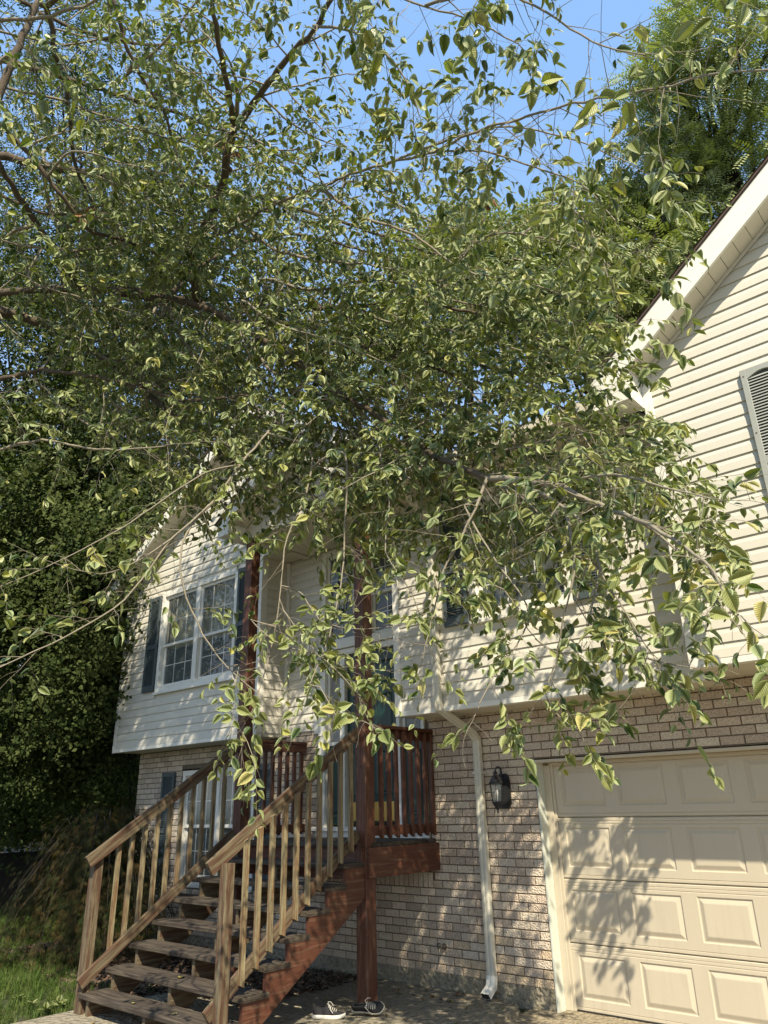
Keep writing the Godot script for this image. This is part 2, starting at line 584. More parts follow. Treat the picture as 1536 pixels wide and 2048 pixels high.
# a double-hung pair (or single) in the opening x0..x1, y0..y1 of a wall whose face is z
func window(house: Node3D, x0: float, x1: float, y0: float, y1: float, z: float, meet: float, leaves: int, drape := "") -> MeshInstance3D:
	var w := part("window", frame_mesh(x0 - 0.05, x1 + 0.05, y0 - 0.05, y1 + 0.05, z - 0.06, z + 0.035, 0.075), M.white, house)
	part("sill", one_bar(Vector3(x0 - 0.06, y0 - 0.085, z - 0.02), Vector3(x1 + 0.06, y0 - 0.052, z + 0.06)), M.white, w)
	var wide := (x1 - x0 - 0.05) / leaves
	if leaves == 2:
		part("mullion", one_bar(Vector3((x0 + x1) / 2 - 0.05, y0 + 0.026, z - 0.05), Vector3((x0 + x1) / 2 + 0.05, y1 - 0.026, z + 0.025)), M.white, w)
		wide = (x1 - x0) / 2 - 0.076
	for k in leaves:
		var a := x0 + 0.026 + k * (wide + 0.1)
		var c := a + wide
		for half in 2:
			var ya := y0 + 0.026 if half == 0 else meet - 0.02
			var yb := meet + 0.02 if half == 0 else y1 - 0.026
			var zz := z - 0.042 if half == 0 else z - 0.012
			part("sash", frame_mesh(a, c, ya, yb, zz - 0.012, zz + 0.012, 0.042), M.white, w)
			var g := MB.new()
			g.quad(Vector3(a + 0.03, ya + 0.03, zz), Vector3(c - 0.03, ya + 0.03, zz), Vector3(c - 0.03, yb - 0.03, zz), Vector3(a + 0.03, yb - 0.03, zz))
			part("pane", g.done(), M.glass, w)
			for i in 2:
				var xm := lerpf(a, c, (i + 1) / 3.0)
				part("muntin", one_bar(Vector3(xm - 0.0055, ya + 0.042, zz - 0.010), Vector3(xm + 0.0055, yb - 0.042, zz - 0.003), 0.001), M.white, w)
			var ym := (ya + yb) / 2
			part("muntin", one_bar(Vector3(a + 0.042, ym - 0.0055, zz - 0.011), Vector3(c - 0.042, ym + 0.0055, zz - 0.004), 0.001), M.white, w)
	if drape:
		var dm := MB.new()
		var n := 60
		var ring := []
		for s in 2:
			var r := []
			for i in n + 1:
				var xx := lerpf(x0, x1, i / float(n))
				r.append(Vector3(xx, (meet - 0.04 if drape == "short" else y0) if s == 0 else y1, z - 0.14 + 0.02 * sin(i * 1.7) + 0.012 * sin(i * 0.63 + 1.0)))
			ring.append(r)
		dm.skin(ring, false)
		part("curtain", dm.done(), M.curtain, w)
	# the unlit room behind the glass, its darkness painted on a box
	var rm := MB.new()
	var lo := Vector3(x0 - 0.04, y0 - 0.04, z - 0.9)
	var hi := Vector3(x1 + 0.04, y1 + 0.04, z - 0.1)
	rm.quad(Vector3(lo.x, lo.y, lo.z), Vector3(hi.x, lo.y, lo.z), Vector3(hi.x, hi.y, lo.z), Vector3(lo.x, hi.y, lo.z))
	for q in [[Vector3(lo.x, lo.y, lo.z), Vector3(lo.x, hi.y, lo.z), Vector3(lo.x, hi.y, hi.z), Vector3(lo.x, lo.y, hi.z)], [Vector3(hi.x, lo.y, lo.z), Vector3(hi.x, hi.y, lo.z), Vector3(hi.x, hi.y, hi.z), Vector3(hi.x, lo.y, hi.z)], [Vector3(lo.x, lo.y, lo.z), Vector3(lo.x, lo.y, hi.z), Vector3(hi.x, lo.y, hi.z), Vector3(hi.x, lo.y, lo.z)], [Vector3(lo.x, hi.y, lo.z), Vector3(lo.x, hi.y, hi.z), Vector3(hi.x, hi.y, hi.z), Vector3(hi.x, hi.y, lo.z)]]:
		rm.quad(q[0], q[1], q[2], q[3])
	part("dark_backing", rm.done(), M.dark_room, w)
	return w


func shutter(house: Node3D, x0: float, x1: float, y0: float, y1: float, z: float, m: Material, arched := false):
	var b := MB.new()
	var w := 0.048
	bar(b, Vector3(x0, y0, z), Vector3(x0 + w, y1, z + 0.035))
	bar(b, Vector3(x1 - w, y0, z), Vector3(x1, y1, z + 0.035))
	bar(b, Vector3(x0 + w, y0, z), Vector3(x1 - w, y0 + 0.09, z + 0.034))
	var mid := lerpf(y0, y1, 0.46)
	bar(b, Vector3(x0 + w, mid - 0.035, z), Vector3(x1 - w, mid + 0.035, z + 0.034))
	if arched:
		var poly := PackedVector2Array([Vector2(x0 + w, y1), Vector2(x0 + w, y1 - 0.09)])
		for i in 13:
			var t := i / 12.0
			poly.append(Vector2(lerpf(x0 + w, x1 - w, t), y1 - 0.09 + 0.045 * sin(PI * t)))
		poly.append(Vector2(x1 - w, y1))
		b.slab(poly, Vector3(0, 0, z), Vector3.RIGHT, Vector3.UP, 0.034)
	else:
		bar(b, Vector3(x0 + w, y1 - 0.07, z), Vector3(x1 - w, y1, z + 0.034))
	var s := part("shutter", b.done(), m, house)
	var back := MB.new()
	back.box(Vector3(x0 + 0.01, y0 + 0.01, z - 0.004), Vector3(x1 - 0.01, y1 - 0.01, z + 0.004))
	part("backing", back.done(), M.shutter_dark, s)
	var l := MB.new()
	var y := y0 + 0.10
	while y < y1 - 0.08:
		if absf(y + 0.012 - mid) > 0.05:
			var a := Vector3((x0 + w), y, z + 0.028)
			var c := Vector3((x1 - w), y, z + 0.028)
			var up := Vector3(0, 0.020, -0.017)
			l.quad(a, c, c + up, a + up)
			l.quad(a - Vector3(0, 0.004, 0), c - Vector3(0, 0.004, 0), c, a)
			l.quad(a + up, c + up, c + up + Vector3(0, -0.004, -0.001), a + up + Vector3(0, -0.004, -0.001))
		y += 0.0265
	part("louvers", l.done(), m, s, "stuff")
	for q in [[x0 + 0.024, y1 - 0.06], [x0 + 0.024, lerpf(y0, y1, 0.62)], [x0 + 0.024, y0 + 0.06], [x1 - 0.024, y1 - 0.06], [x1 - 0.024, y0 + 0.06]]:
		var k := MB.new()
		k.lathe(Vector3.ZERO, [[0.008, 0.0], [0.007, 0.003], [0.002, 0.004]], 8)
		var o := part("screw", k.done(), M.steel if arched else m, s)
		o.position = Vector3(q[0], q[1], z + 0.035)
		o.rotation.x = PI / 2


func lay_bricks(house: Node3D):
	var wall := part("brick_wall", wall_mesh(-11.38, -4.06, 0.15, 2.66, -0.007, 0.15, [[-10.16, -8.37, 0.74, 2.325], [-7.17, -5.43, 1.38, 3.0]]).done(), M.mortar, house)
	var lintel := MB.new()
	lintel.box(Vector3(-4.06, 2.145, -0.157), Vector3(4.12, 2.72, -0.007))
	lintel.box(Vector3(0.98, -0.1, -0.157), Vector3(4.12, 2.145, -0.007))
	part("brick_band", lintel.done(), M.mortar, house)
	var list := []      # [centre, size, tone]
	var y := 0.170
	var row := 0
	var open := [[-10.16, -8.37, 0.655, 2.325], [-7.17, -5.40, 1.38, 3.0], [-7.17, -5.41, 0.945, 1.075]]
	while y < 2.70:
		var spans := [[-11.38, 4.12]]
		if y + 0.03 < 2.145:
			spans = [[-11.38, -4.062], [0.98, 4.12]]
		elif y + 0.03 > 2.60:
			spans = [[-5.43, 4.12], [-11.38, -5.5]]
		for h in open:
			if y + 0.05 > h[2] and y + 0.012 < h[3]:
				spans = minus(spans, h[0], h[1])
		for s in spans:
			var x := floorf(s[0] / 0.2032) * 0.2032 + (0.1016 if row % 2 else 0.0)
			while x > s[0]:
				x -= 0.2032
			while x < s[1]:
				var a := maxf(x + 0.005, s[0])
				var c := minf(x + 0.1975, s[1])
				if c - a > 0.025:
					list.append([Vector3((a + c) / 2 + rv(-0.001, 0.001), y + 0.033, rv(-0.0012, 0.0022)), Vector3(c - a, 0.0655, 1), rng.randi() % 8])
				x += 0.2032
		y += 0.0765
		row += 1
	for k in 26:      # soldier course under the door, sill course under the window
		list.append([Vector3(-7.136 + k * 0.0677, 1.006, rv(-0.001, 0.002)), Vector3(0.057, 0.141, 1), rng.randi() % 8])
	for k in 26:
		list.append([Vector3(-10.127 + k * 0.0690, 0.694, 0.018), Vector3(0.058, 0.062, 1), rng.randi() % 8])
	var eye := EYE
	var fwd := Vector3(-0.6131, 0.3703, -0.6979)
	var order := []
	for i in list.size():
		var d: Vector3 = list[i][0] - eye
		var seen = fwd.dot(d.normalized()) > 0.78 and list[i][0].x < -1.6
		order.append([d.length() + (0.0 if seen else 100.0), i])
	order.sort()
	# four slightly different worn bricks of unit size, front face at z = 0
	var kinds := []
	for v in 4:
		var b := MB.new()
		var f := []
		var back := []
		var r := [rv(0.004, 0.012), rv(0.02, 0.05)]
		var ring := [Vector2(-0.5, -0.5), Vector2(0.5, -0.5), Vector2(0.5, 0.5), Vector2(-0.5, 0.5)]
		for q in ring:
			back.append(Vector3(q.x, q.y, -0.03))
		var edge := []
		for q in ring:
			edge.append(Vector3(q.x + rv(-0.004, 0.004), q.y + rv(-0.02, 0.02), -0.003))
			f.append(Vector3(q.x * (1 - 2 * r[0] - rv(0, 0.012)), q.y * (1 - 2 * r[1] - rv(0, 0.05)), rv(-0.0008, 0.0)))
		b.skin([back, edge, f], true, false)
		b.quad(f[0], f[1], f[2], f[3])
		kinds.append(b.done())
	var rest := []
	var tint := []
	for k in order.size():
		var e: Array = list[order[k][1]]
		var basis := Basis.from_scale(Vector3(e[1].x, e[1].y, 1))
		if e[1].y > 0.1:
			basis = Basis(Vector3(0, e[1].y, 0), Vector3(-e[1].x, 0, 0), Vector3(0, 0, 1))
		var o3 := Transform3D(basis, e[0])
		if k < 300:
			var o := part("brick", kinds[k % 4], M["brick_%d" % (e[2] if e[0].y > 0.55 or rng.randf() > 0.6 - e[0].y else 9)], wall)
			o.transform = o3
		else:
			rest.append(o3)
			var t: Color = T.tones[e[2]]
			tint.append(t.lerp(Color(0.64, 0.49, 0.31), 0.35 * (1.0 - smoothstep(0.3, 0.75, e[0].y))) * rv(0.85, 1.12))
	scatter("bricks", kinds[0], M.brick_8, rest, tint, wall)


func garage_door(house: Node3D):
	var x0 := -3.94
	var z := -0.15
	var d := MB.new()
	d.box(Vector3(x0, 0.0, z - 0.06), Vector3(x0 + 4.86, 2.125, z - 0.035))
	var door := part("garage_door", d.done(), M.garage, house)
	for r in 4:
		var ya := r * 0.5335 + 0.004
		var yb := (r + 1) * 0.5335 - 0.004
		# a section: flat stiles with shallow ribs along its top and bottom, its panels pressed in
		var b := MB.new()
		var cells := []
		for c in 8:
			cells.append([x0 + 0.0695 + c * 0.583, x0 + 0.0695 + c * 0.583 + 0.451])
		var pa := ya + 0.095
		var pb := ya + 0.095 + 0.343
		var rows := [[ya, -0.006], [ya + 0.006, 0.0], [ya + 0.026, 0.0], [ya + 0.029, -0.004], [ya + 0.034, 0.0], [pa, 0.0]]
		var top := [[pb, 0.0], [yb - 0.062, 0.0], [yb - 0.057, -0.004], [yb - 0.052, 0.0], [yb - 0.034, 0.0], [yb - 0.030, -0.004], [yb - 0.026, 0.0], [yb - 0.006, 0.0], [yb, -0.006]]
		for set_ in [rows, top]:
			for i in set_.size() - 1:
				var p: Array = set_[i]
				var q: Array = set_[i + 1]
				b.quad(Vector3(x0, p[0], z + p[1]), Vector3(x0 + 4.86, p[0], z + p[1]), Vector3(x0 + 4.86, q[0], z + q[1]), Vector3(x0, q[0], z + q[1]))
		b.quad(Vector3(x0, ya, z - 0.04), Vector3(x0 + 4.86, ya, z - 0.04), Vector3(x0 + 4.86, ya, z - 0.006), Vector3(x0, ya, z - 0.006))
		b.quad(Vector3(x0, yb, z - 0.006), Vector3(x0 + 4.86, yb, z - 0.006), Vector3(x0 + 4.86, yb, z - 0.04), Vector3(x0, yb, z - 0.04))
		var xa := x0
		for c in 9:
			var xb: float = cells[c][0] if c < 8 else x0 + 4.86
			b.quad(Vector3(xa, pa, z), Vector3(xb, pa, z), Vector3(xb, pb, z), Vector3(xa, pb, z))
			if c < 8:
				xa = cells[c][1]
		part("door_section", b.done(), M.garage, door)
		for c in cells:
			var q := MB.new()
			var rings := []
			for s in [[0.0, 0.0], [0.007, -0.009], [0.016, -0.009], [0.046, 0.002], [0.052, 0.003]]:
				var g: float = s[0]
				var zz: float = z + s[1]
				rings.append([Vector3(c[0] + g, pa + g, zz), Vector3(c[1] - g, pa + g, zz), Vector3(c[1] - g, pb - g, zz), Vector3(c[0] + g, pb - g, zz)])
			q.skin(rings, true, false)
			var l: Array = rings[-1]
			q.quad(l[0], l[1], l[2], l[3])
			part("raised_panel", q.done(), M.garage, door)
	part("weather_seal", one_bar(Vector3(x0 + 0.01, 0.0, z - 0.03), Vector3(x0 + 4.85, 0.012, z + 0.004)), M.seal, door)
	# jamb boards, stops and head
	var t := part("garage_trim", one_bar(Vector3(-4.056, -0.02, -0.155), Vector3(-4.036, 2.12, 0.006), 0.002), M.trim_green, house)
	part("stop", one_bar(Vector3(-4.036, 0.0, -0.150), Vector3(-3.965, 2.105, -0.118)), M.garage, t)
	part("stop", one_bar(Vector3(-3.965, 0.0, -0.150), Vector3(-3.938, 2.100, -0.132)), M.garage, t)
	part("head", one_bar(Vector3(-4.07, 2.108, -0.150), Vector3(0.98, 2.135, 0.012)), M.garage, t)
	part("head_stop", one_bar(Vector3(-4.036, 2.078, -0.149), Vector3(0.95, 2.107, -0.118)), M.garage, t)
	part("jamb", one_bar(Vector3(0.93, -0.02, -0.155), Vector3(0.978, 2.107, 0.006)), M.trim_green, t)


func entry(house: Node3D):
	var f := MB.new()
	for q in [[-7.165, -7.042], [-6.772, -6.690], [-5.846, -5.792], [-5.470, -5.432]]:
		bar(f, Vector3(q[0], 1.52, -0.10), Vector3(q[1], 3.56, 0.025))
	bar(f, Vector3(-7.165, 3.56, -0.10), Vector3(-5.432, 3.635, 0.027))
	bar(f, Vector3(-7.23, 1.475, -0.12), Vector3(-5.40, 1.52, 0.06))
	bar(f, Vector3(-7.20, 1.375, -0.10), Vector3(-5.42, 1.474, 0.02))
	var d := part("entry_door", f.done(), M.white, house)
	var s := MB.new()
	s.box(Vector3(-6.690, 1.57, -0.075), Vector3(-5.846, 3.556, -0.03))
	part("door_leaf", s.done(), M.door_green, d)
	for q in [[-6.59, -6.31, 1.86, 2.36], [-6.22, -5.94, 1.86, 2.36], [-6.59, -6.31, 2.46, 3.02], [-6.22, -5.94, 2.46, 3.02], [-6.59, -6.31, 3.12, 3.42], [-6.22, -5.94, 3.12, 3.42]]:
		var b := MB.new()
		var rings := []
		for r in [[0.0, -0.0295], [0.012, -0.021], [0.03, -0.0285], [0.05, -0.022]]:
			rings.append([Vector3(q[0] + r[0], q[2] + r[0], r[1]), Vector3(q[1] - r[0], q[2] + r[0], r[1]), Vector3(q[1] - r[0], q[3] - r[0], r[1]), Vector3(q[0] + r[0], q[3] - r[0], r[1])])
		b.skin(rings, true, false)
		b.quad(rings[3][0], rings[3][1], rings[3][2], rings[3][3])
		part("door_panel", b.done(), M.door_green, d)
	part("kick_plate", one_bar(Vector3(-6.66, 1.585, -0.029), Vector3(-5.876, 1.79, -0.025), 0.001), M.brass, d)
	var k := MB.new()
	k.lathe(Vector3.ZERO, [[0.028, 0.0], [0.028, 0.006], [0.010, 0.012], [0.010, 0.035], [0.026, 0.045], [0.030, 0.058], [0.020, 0.070], [0.004, 0.073]], 14, true)
	var o := part("handle", k.done(), M.brass, d)
	o.position = Vector3(-5.915, 2.44, -0.03)
	o.rotation.x = PI / 2
	var l := MB.new()
	l.lathe(Vector3.ZERO, [[0.03, 0.0], [0.03, 0.012], [0.012, 0.016], [0.004, 0.017]], 14)
	var lk := part("lock", l.done(), M.brass, d)
	lk.position = Vector3(-5.915, 2.62, -0.03)
	lk.rotation.x = PI / 2
	for side in [[-7.042, -6.772], [-5.792, -5.470]]:
		var p := MB.new()
		p.box(Vector3(side[0], 1.545, -0.075), Vector3(side[1], 2.45, -0.035))
		part("sidelight_panel", p.done(), M.door_green, d)
		var q := MB.new()
		var rings := []
		for r in [[0.0, -0.0345], [0.012, -0.026], [0.03, -0.033], [0.045, -0.027]]:
			rings.append([Vector3(side[0] + 0.05 + r[0], 1.64 + r[0], r[1]), Vector3(side[1] - 0.05 - r[0], 1.64 + r[0], r[1]), Vector3(side[1] - 0.05 - r[0], 2.34 - r[0], r[1]), Vector3(side[0] + 0.05 + r[0], 2.34 - r[0], r[1])])
		q.skin(rings, true, false)
		q.quad(rings[3][0], rings[3][1], rings[3][2], rings[3][3])
		part("door_panel", q.done(), M.door_green, d)
		part("sidelight_frame", frame_mesh(side[0] + 0.004, side[1] - 0.004, 2.46, 3.555, -0.07, -0.02, 0.04), M.white, d)
		var g := MB.new()
		g.quad(Vector3(side[0], 2.48, -0.045), Vector3(side[1], 2.48, -0.045), Vector3(side[1], 3.53, -0.045), Vector3(side[0], 3.53, -0.045))
		part("pane", g.done(), M.glass, d)
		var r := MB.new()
		r.box(Vector3(side[0], 2.44, -0.35), Vector3(side[1], 3.56, -0.3))  # near-black panel painted to stand for the unlit hall
		part("dark_backing", r.done(), M.dark_room, d)


func build_house():
	var house := thing("split_level_house", "cream sided split-level house over pale brick with beige garage door and green entry door", "house")
	lay_bricks(house)
	var f := MB.new()
	f.box(Vector3(-11.38, -0.6, -0.2), Vector3(-4.058, 0.168, -0.004))
	part("foundation", f.done(), M.concrete, house)
	garage_door(house)

	# the walls of siding: left wing, the porch recess, the middle and the garage gable
	var peak_l := Vector2(-8.0, 7.42)
	var lw := MB.new()
	lw.slab(PackedVector2Array([Vector2(-11.37, 2.62), Vector2(-10.25, 2.62), Vector2(-10.25, 5.88), Vector2(-11.37, 5.14)]), Vector3(0, 0, 0.38), Vector3.RIGHT, Vector3.UP, 0.1)
	lw.slab(PackedVector2Array([Vector2(-8.40, 2.62), Vector2(-7.84, 2.62), Vector2(-7.84, 5.06), Vector2(-4.5, 5.06), Vector2(-4.5, 5.14), Vector2(-8.0, 7.40), Vector2(-8.40, 7.12)]), Vector3(0, 0, 0.38), Vector3.RIGHT, Vector3.UP, 0.1)
	lw.slab(PackedVector2Array([Vector2(-10.25, 4.95), Vector2(-8.40, 4.95), Vector2(-8.40, 7.12), Vector2(-10.25, 5.88)]), Vector3(0, 0, 0.38), Vector3.RIGHT, Vector3.UP, 0.1)
	lw.box(Vector3(-10.25, 2.62, 0.38), Vector3(-8.40, 3.48, 0.48))
	var left := part("siding_wall", lw.done(), M.siding, house)
	left.set_meta("label", "sunlit-dappled siding of the left wing over the brick")
	var lo_l := func(y): return -11.37 if y < 5.14 else -11.37 + (y - 5.14) / 0.665
	var hi_l := func(y): return -7.90 if y < 5.05 else (-4.5 if y < 5.14 else -4.5 - (y - 5.14) / 0.65)
	courses(left, -11.31, -4.5, 2.665, 7.36, 0.48, [[-10.31, -8.34, 3.39, 5.01]], lo_l, hi_l)
	part("starter_strip", one_bar(Vector3(-11.375, 2.612, 0.40), Vector3(-7.835, 2.664, 0.499)), M.white, left)
	part("corner_post", one_bar(Vector3(-11.385, 2.612, 0.40), Vector3(-11.305, 5.18, 0.503)), M.white, left)
	part("corner_post", one_bar(Vector3(-7.905, 2.666, 0.40), Vector3(-7.822, 5.05, 0.503)), M.white, left)
	var sf := MB.new()
	sf.box(Vector3(-11.37, 2.618, 0.0), Vector3(-7.84, 2.64, 0.40))
	part("overhang_soffit", sf.done(), M.soffit, left)
	var lb := MB.new()
	lb.box(Vector3(-11.37, 2.62, -7.8), Vector3(-11.28, 5.2, 0.379))
	lb.box(Vector3(-11.37, -0.5, -7.8), Vector3(-11.28, 2.62, -0.16))
	part("side_wall", lb.done(), M.siding, house)

	var side := MB.new()
	side.box(Vector3(-7.94, 2.62, 0.002), Vector3(-7.842, 5.05, 0.379))
	var sw := part("siding_wall", side.done(), M.siding, house)
	var y := 2.665
	while y < 5.0:      # boards of the return, which faces +x
		var b := MB.new()
		var x := -7.842
		var rows := [[0.0, 0.017], [0.068, 0.0155], [0.082, 0.011], [0.1143, 0.0045]]
		for i in 3:
			b.quad(Vector3(x + rows[i][1], y + rows[i][0], 0.40), Vector3(x + rows[i][1], y + rows[i][0], 0.025), Vector3(x + rows[i + 1][1], y + rows[i + 1][0], 0.025), Vector3(x + rows[i + 1][1], y + rows[i + 1][0], 0.40))
		b.quad(Vector3(x, y, 0.40), Vector3(x, y, 0.025), Vector3(x + 0.017, y, 0.025), Vector3(x + 0.017, y, 0.40))
		part("siding_board", b.done(), M.siding, sw)
		y += 0.1143
	part("corner_post", one_bar(Vector3(-7.838, 2.62, 0.004), Vector3(-7.775, 5.04, 0.045)), M.white, sw)

	var er := part("siding_wall", wall_mesh(-7.84, -5.43, 2.66, 5.06, 0.0, 0.1, [[-7.165, -5.432, 2.0, 3.635], [-7.06, -5.50, 3.73, 4.98]]).done(), M.siding, house)
	courses(er, -7.77, -5.44, 2.665, 5.04, 0.0, [[-7.235, -5.40, 2.0, 3.64], [-7.13, -5.44, 3.665, 5.03]])
	part("casing", one_bar(Vector3(-7.235, 2.62, 0.0), Vector3(-7.168, 3.70, 0.022)), M.white, er)
	entry(house)
	window(house, -7.06, -5.50, 3.73, 4.98, 0.0, 4.28, 2)

	var mid := part("siding_wall", wall_mesh(-5.43, -2.10, 2.64, 5.16, 0.48, 0.1, [[-4.30, -3.22, 3.56, 4.80]]).done(), M.siding, house)
	mid.set_meta("label", "middle stretch of siding between the porch and the garage gable")
	courses(mid, -5.36, -2.10, 2.695, 5.14, 0.48, [[-4.36, -3.16, 3.47, 4.86]])
	part("starter_strip", one_bar(Vector3(-5.435, 2.638, 0.40), Vector3(-2.10, 2.694, 0.499)), M.white, mid)
	part("corner_post", one_bar(Vector3(-5.442, 2.642, 0.40), Vector3(-5.355, 5.14, 0.503)), M.white, mid)
	var ms := MB.new()
	ms.box(Vector3(-5.43, 2.640, 0.0), Vector3(-2.10, 2.66, 0.40))
	ms.box(Vector3(-5.43, 2.661, 0.0), Vector3(-5.35, 5.14, 0.379))
	part("overhang_soffit", ms.done(), M.soffit, mid)
	window(house, -4.30, -3.22, 3.56, 4.80, 0.48, 4.16, 1, "short")
	shutter(house, -4.69, -4.37, 3.50, 4.83, 0.50, M.shutter_shaded)
	shutter(house, -3.15, -2.83, 3.50, 4.83, 0.50, M.shutter_shaded)
	window(house, -10.25, -8.40, 3.48, 4.95, 0.48, 4.14, 2, "short")
	shutter(house, -10.64, -10.315, 3.46, 4.97, 0.50, M.shutter_shaded)
	shutter(house, -8.335, -8.01, 3.46, 4.97, 0.50, M.shutter_shaded)
	window(house, -10.08, -8.45, 0.83, 2.25, -0.03, 1.53, 2, "short")
	shutter(house, -10.64, -10.305, 0.77, 2.295, 0.006, M.shutter_shaded)
	shutter(house, -8.345, -8.02, 0.77, 2.295, 0.006, M.shutter_shaded)

	var gp := Vector2(1.0, 5.37 + 0.76 * 3.1)
	var gm := MB.new()
	gm.slab(PackedVector2Array([Vector2(-2.10, 2.72), Vector2(4.10, 2.72), Vector2(4.10, 5.36), Vector2(1.0, gp.y - 0.01), Vector2(-2.10, 5.36)]), Vector3(0, 0, 0.62), Vector3.RIGHT, Vector3.UP, 0.12)
	gm.box(Vector3(-2.10, 2.72, 0.379), Vector3(-2.0, 5.3, 0.619))
	var gable := part("siding_wall", gm.done(), M.siding, house)
	gable.set_meta("label", "sunlit siding of the garage gable")
	var lo_g := func(yy): return -2.10 if yy < 5.37 else -2.10 + (yy - 5.37) / 0.76
	var hi_g := func(yy): return 4.10 if yy < 5.37 else 4.10 - (yy - 5.37) / 0.76
	courses(gable, -2.04, 4.04, 2.752, 7.70, 0.74, [[-0.90, 1.2, 3.4, 5.06]], lo_g, hi_g)
	part("starter_strip", one_bar(Vector3(-2.115, 2.698, 0.66), Vector3(4.115, 2.751, 0.757)), M.white, gable)
	part("corner_post", one_bar(Vector3(-2.115, 2.70, 0.66), Vector3(-2.035, 5.38, 0.763)), M.white, gable)
	var gs := MB.new()
	gs.box(Vector3(-2.10, 2.702, 0.0), Vector3(4.10, 2.722, 0.66))
	part("overhang_soffit", gs.done(), M.soffit, gable)
	shutter(house, -1.275, -0.93, 3.52, 5.065, 0.758, M.shutter_grey, true)
	window(house, -0.84, 1.14, 3.55, 5.0, 0.755, 4.25, 2)
	roofs(house)


func rake(house: Node3D, a: Vector2, b: Vector2, zw: float, zf: float, high: float, panels: bool) -> MeshInstance3D:
	# fascia board from a to b (its lower edge), soffit back to the wall
	var m := MB.new()
	m.slab(PackedVector2Array([a, b, b + Vector2(0, high), a + Vector2(0, high)]) if a.x < b.x else PackedVector2Array([b, a, a + Vector2(0, high), b + Vector2(0, high)]), Vector3(0, 0, zf - 0.03), Vector3.RIGHT, Vector3.UP, 0.03)
	var r := part("rake_fascia", m.done(), M.white, house)
	var dirv := (b - a).normalized()
	var l := (b - a).length()
	var nrm := Vector2(-dirv.y, dirv.x)
	if nrm.y < 0:
		nrm = -nrm
	var t := 0.0
	var w := 0.152 if panels else l
	while t < l - 0.01:
		var e := minf(t + w, l)
		var p := a + dirv * t + nrm * 0.012
		var q := a + dirv * (e - 0.006) + nrm * 0.012
		var s := MB.new()
		s.sweep(lumber(zf - 0.03 - zw, 0.014, 0.003), Vector3(p.x, p.y, (zf - 0.03 + zw) / 2), Vector3(q.x, q.y, (zf - 0.03 + zw) / 2), Vector3(nrm.x, nrm.y, 0))
		part("soffit_panel", s.done(), M.soffit, r)
		t = e
	var c := MB.new()
	c.sweep(lumber(0.02, 0.03), Vector3(a.x, a.y - 0.012, zw + 0.034), Vector3(b.x, b.y - 0.012, zw + 0.034), Vector3.UP)
	part("soffit_channel", c.done(), M.soffit, r)
	return r


func slope(house: Node3D, p: Array, thick: float) -> MeshInstance3D:      # a roof plane: p are its corners, eave first, counter-clockwise from above
	var n: Vector3 = (p[1] - p[0]).cross(p[3] - p[0]).normalized()
	var b := MB.new()
	var top := []
	for q in p:
		top.append(q + n * thick)
	b.quad(top[0], top[1], top[2], top[3])
	b.quad(p[3], p[2], p[1], p[0])
	for i in 4:
		var j := (i + 1) % 4
		b.quad(p[i], p[j], top[j], top[i])
	var o := part("roof", b.done(), M.shingle, house)
	# courses of shingles, each a thin tilted strip cut into tabs
	var s := MB.new()
	var up: Vector3 = p[3] - p[0]
	var len_up := up.length()
	up = up.normalized()
	var along: Vector3 = p[1] - p[0]
	var la := along.length()
	along = along.normalized()
	var k := 0
	var d := 0.0
	while d < len_up - 0.05 and k < 24:
		var x := -(0.15 if k % 2 else 0.0) - 0.1
		while x < la:
			var a := maxf(x + 0.003, -0.01)
			var c := minf(x + 0.297, la + 0.01)
			if c > a + 0.02:
				var o0: Vector3 = p[0] + up * (d - 0.012) + n * (thick + 0.009)
				var q0 := o0 + along * a
				var q1 := o0 + along * c
				var r := up * 0.155 - n * 0.006
				s.quad(q0, q1, q1 + r, q0 + r)
				s.quad(q0 - n * 0.008, q1 - n * 0.008, q1, q0)
			x += 0.3
		d += 0.14
		k += 1
	part("shingles", s.done(), M.shingle, o, "stuff")
	return o


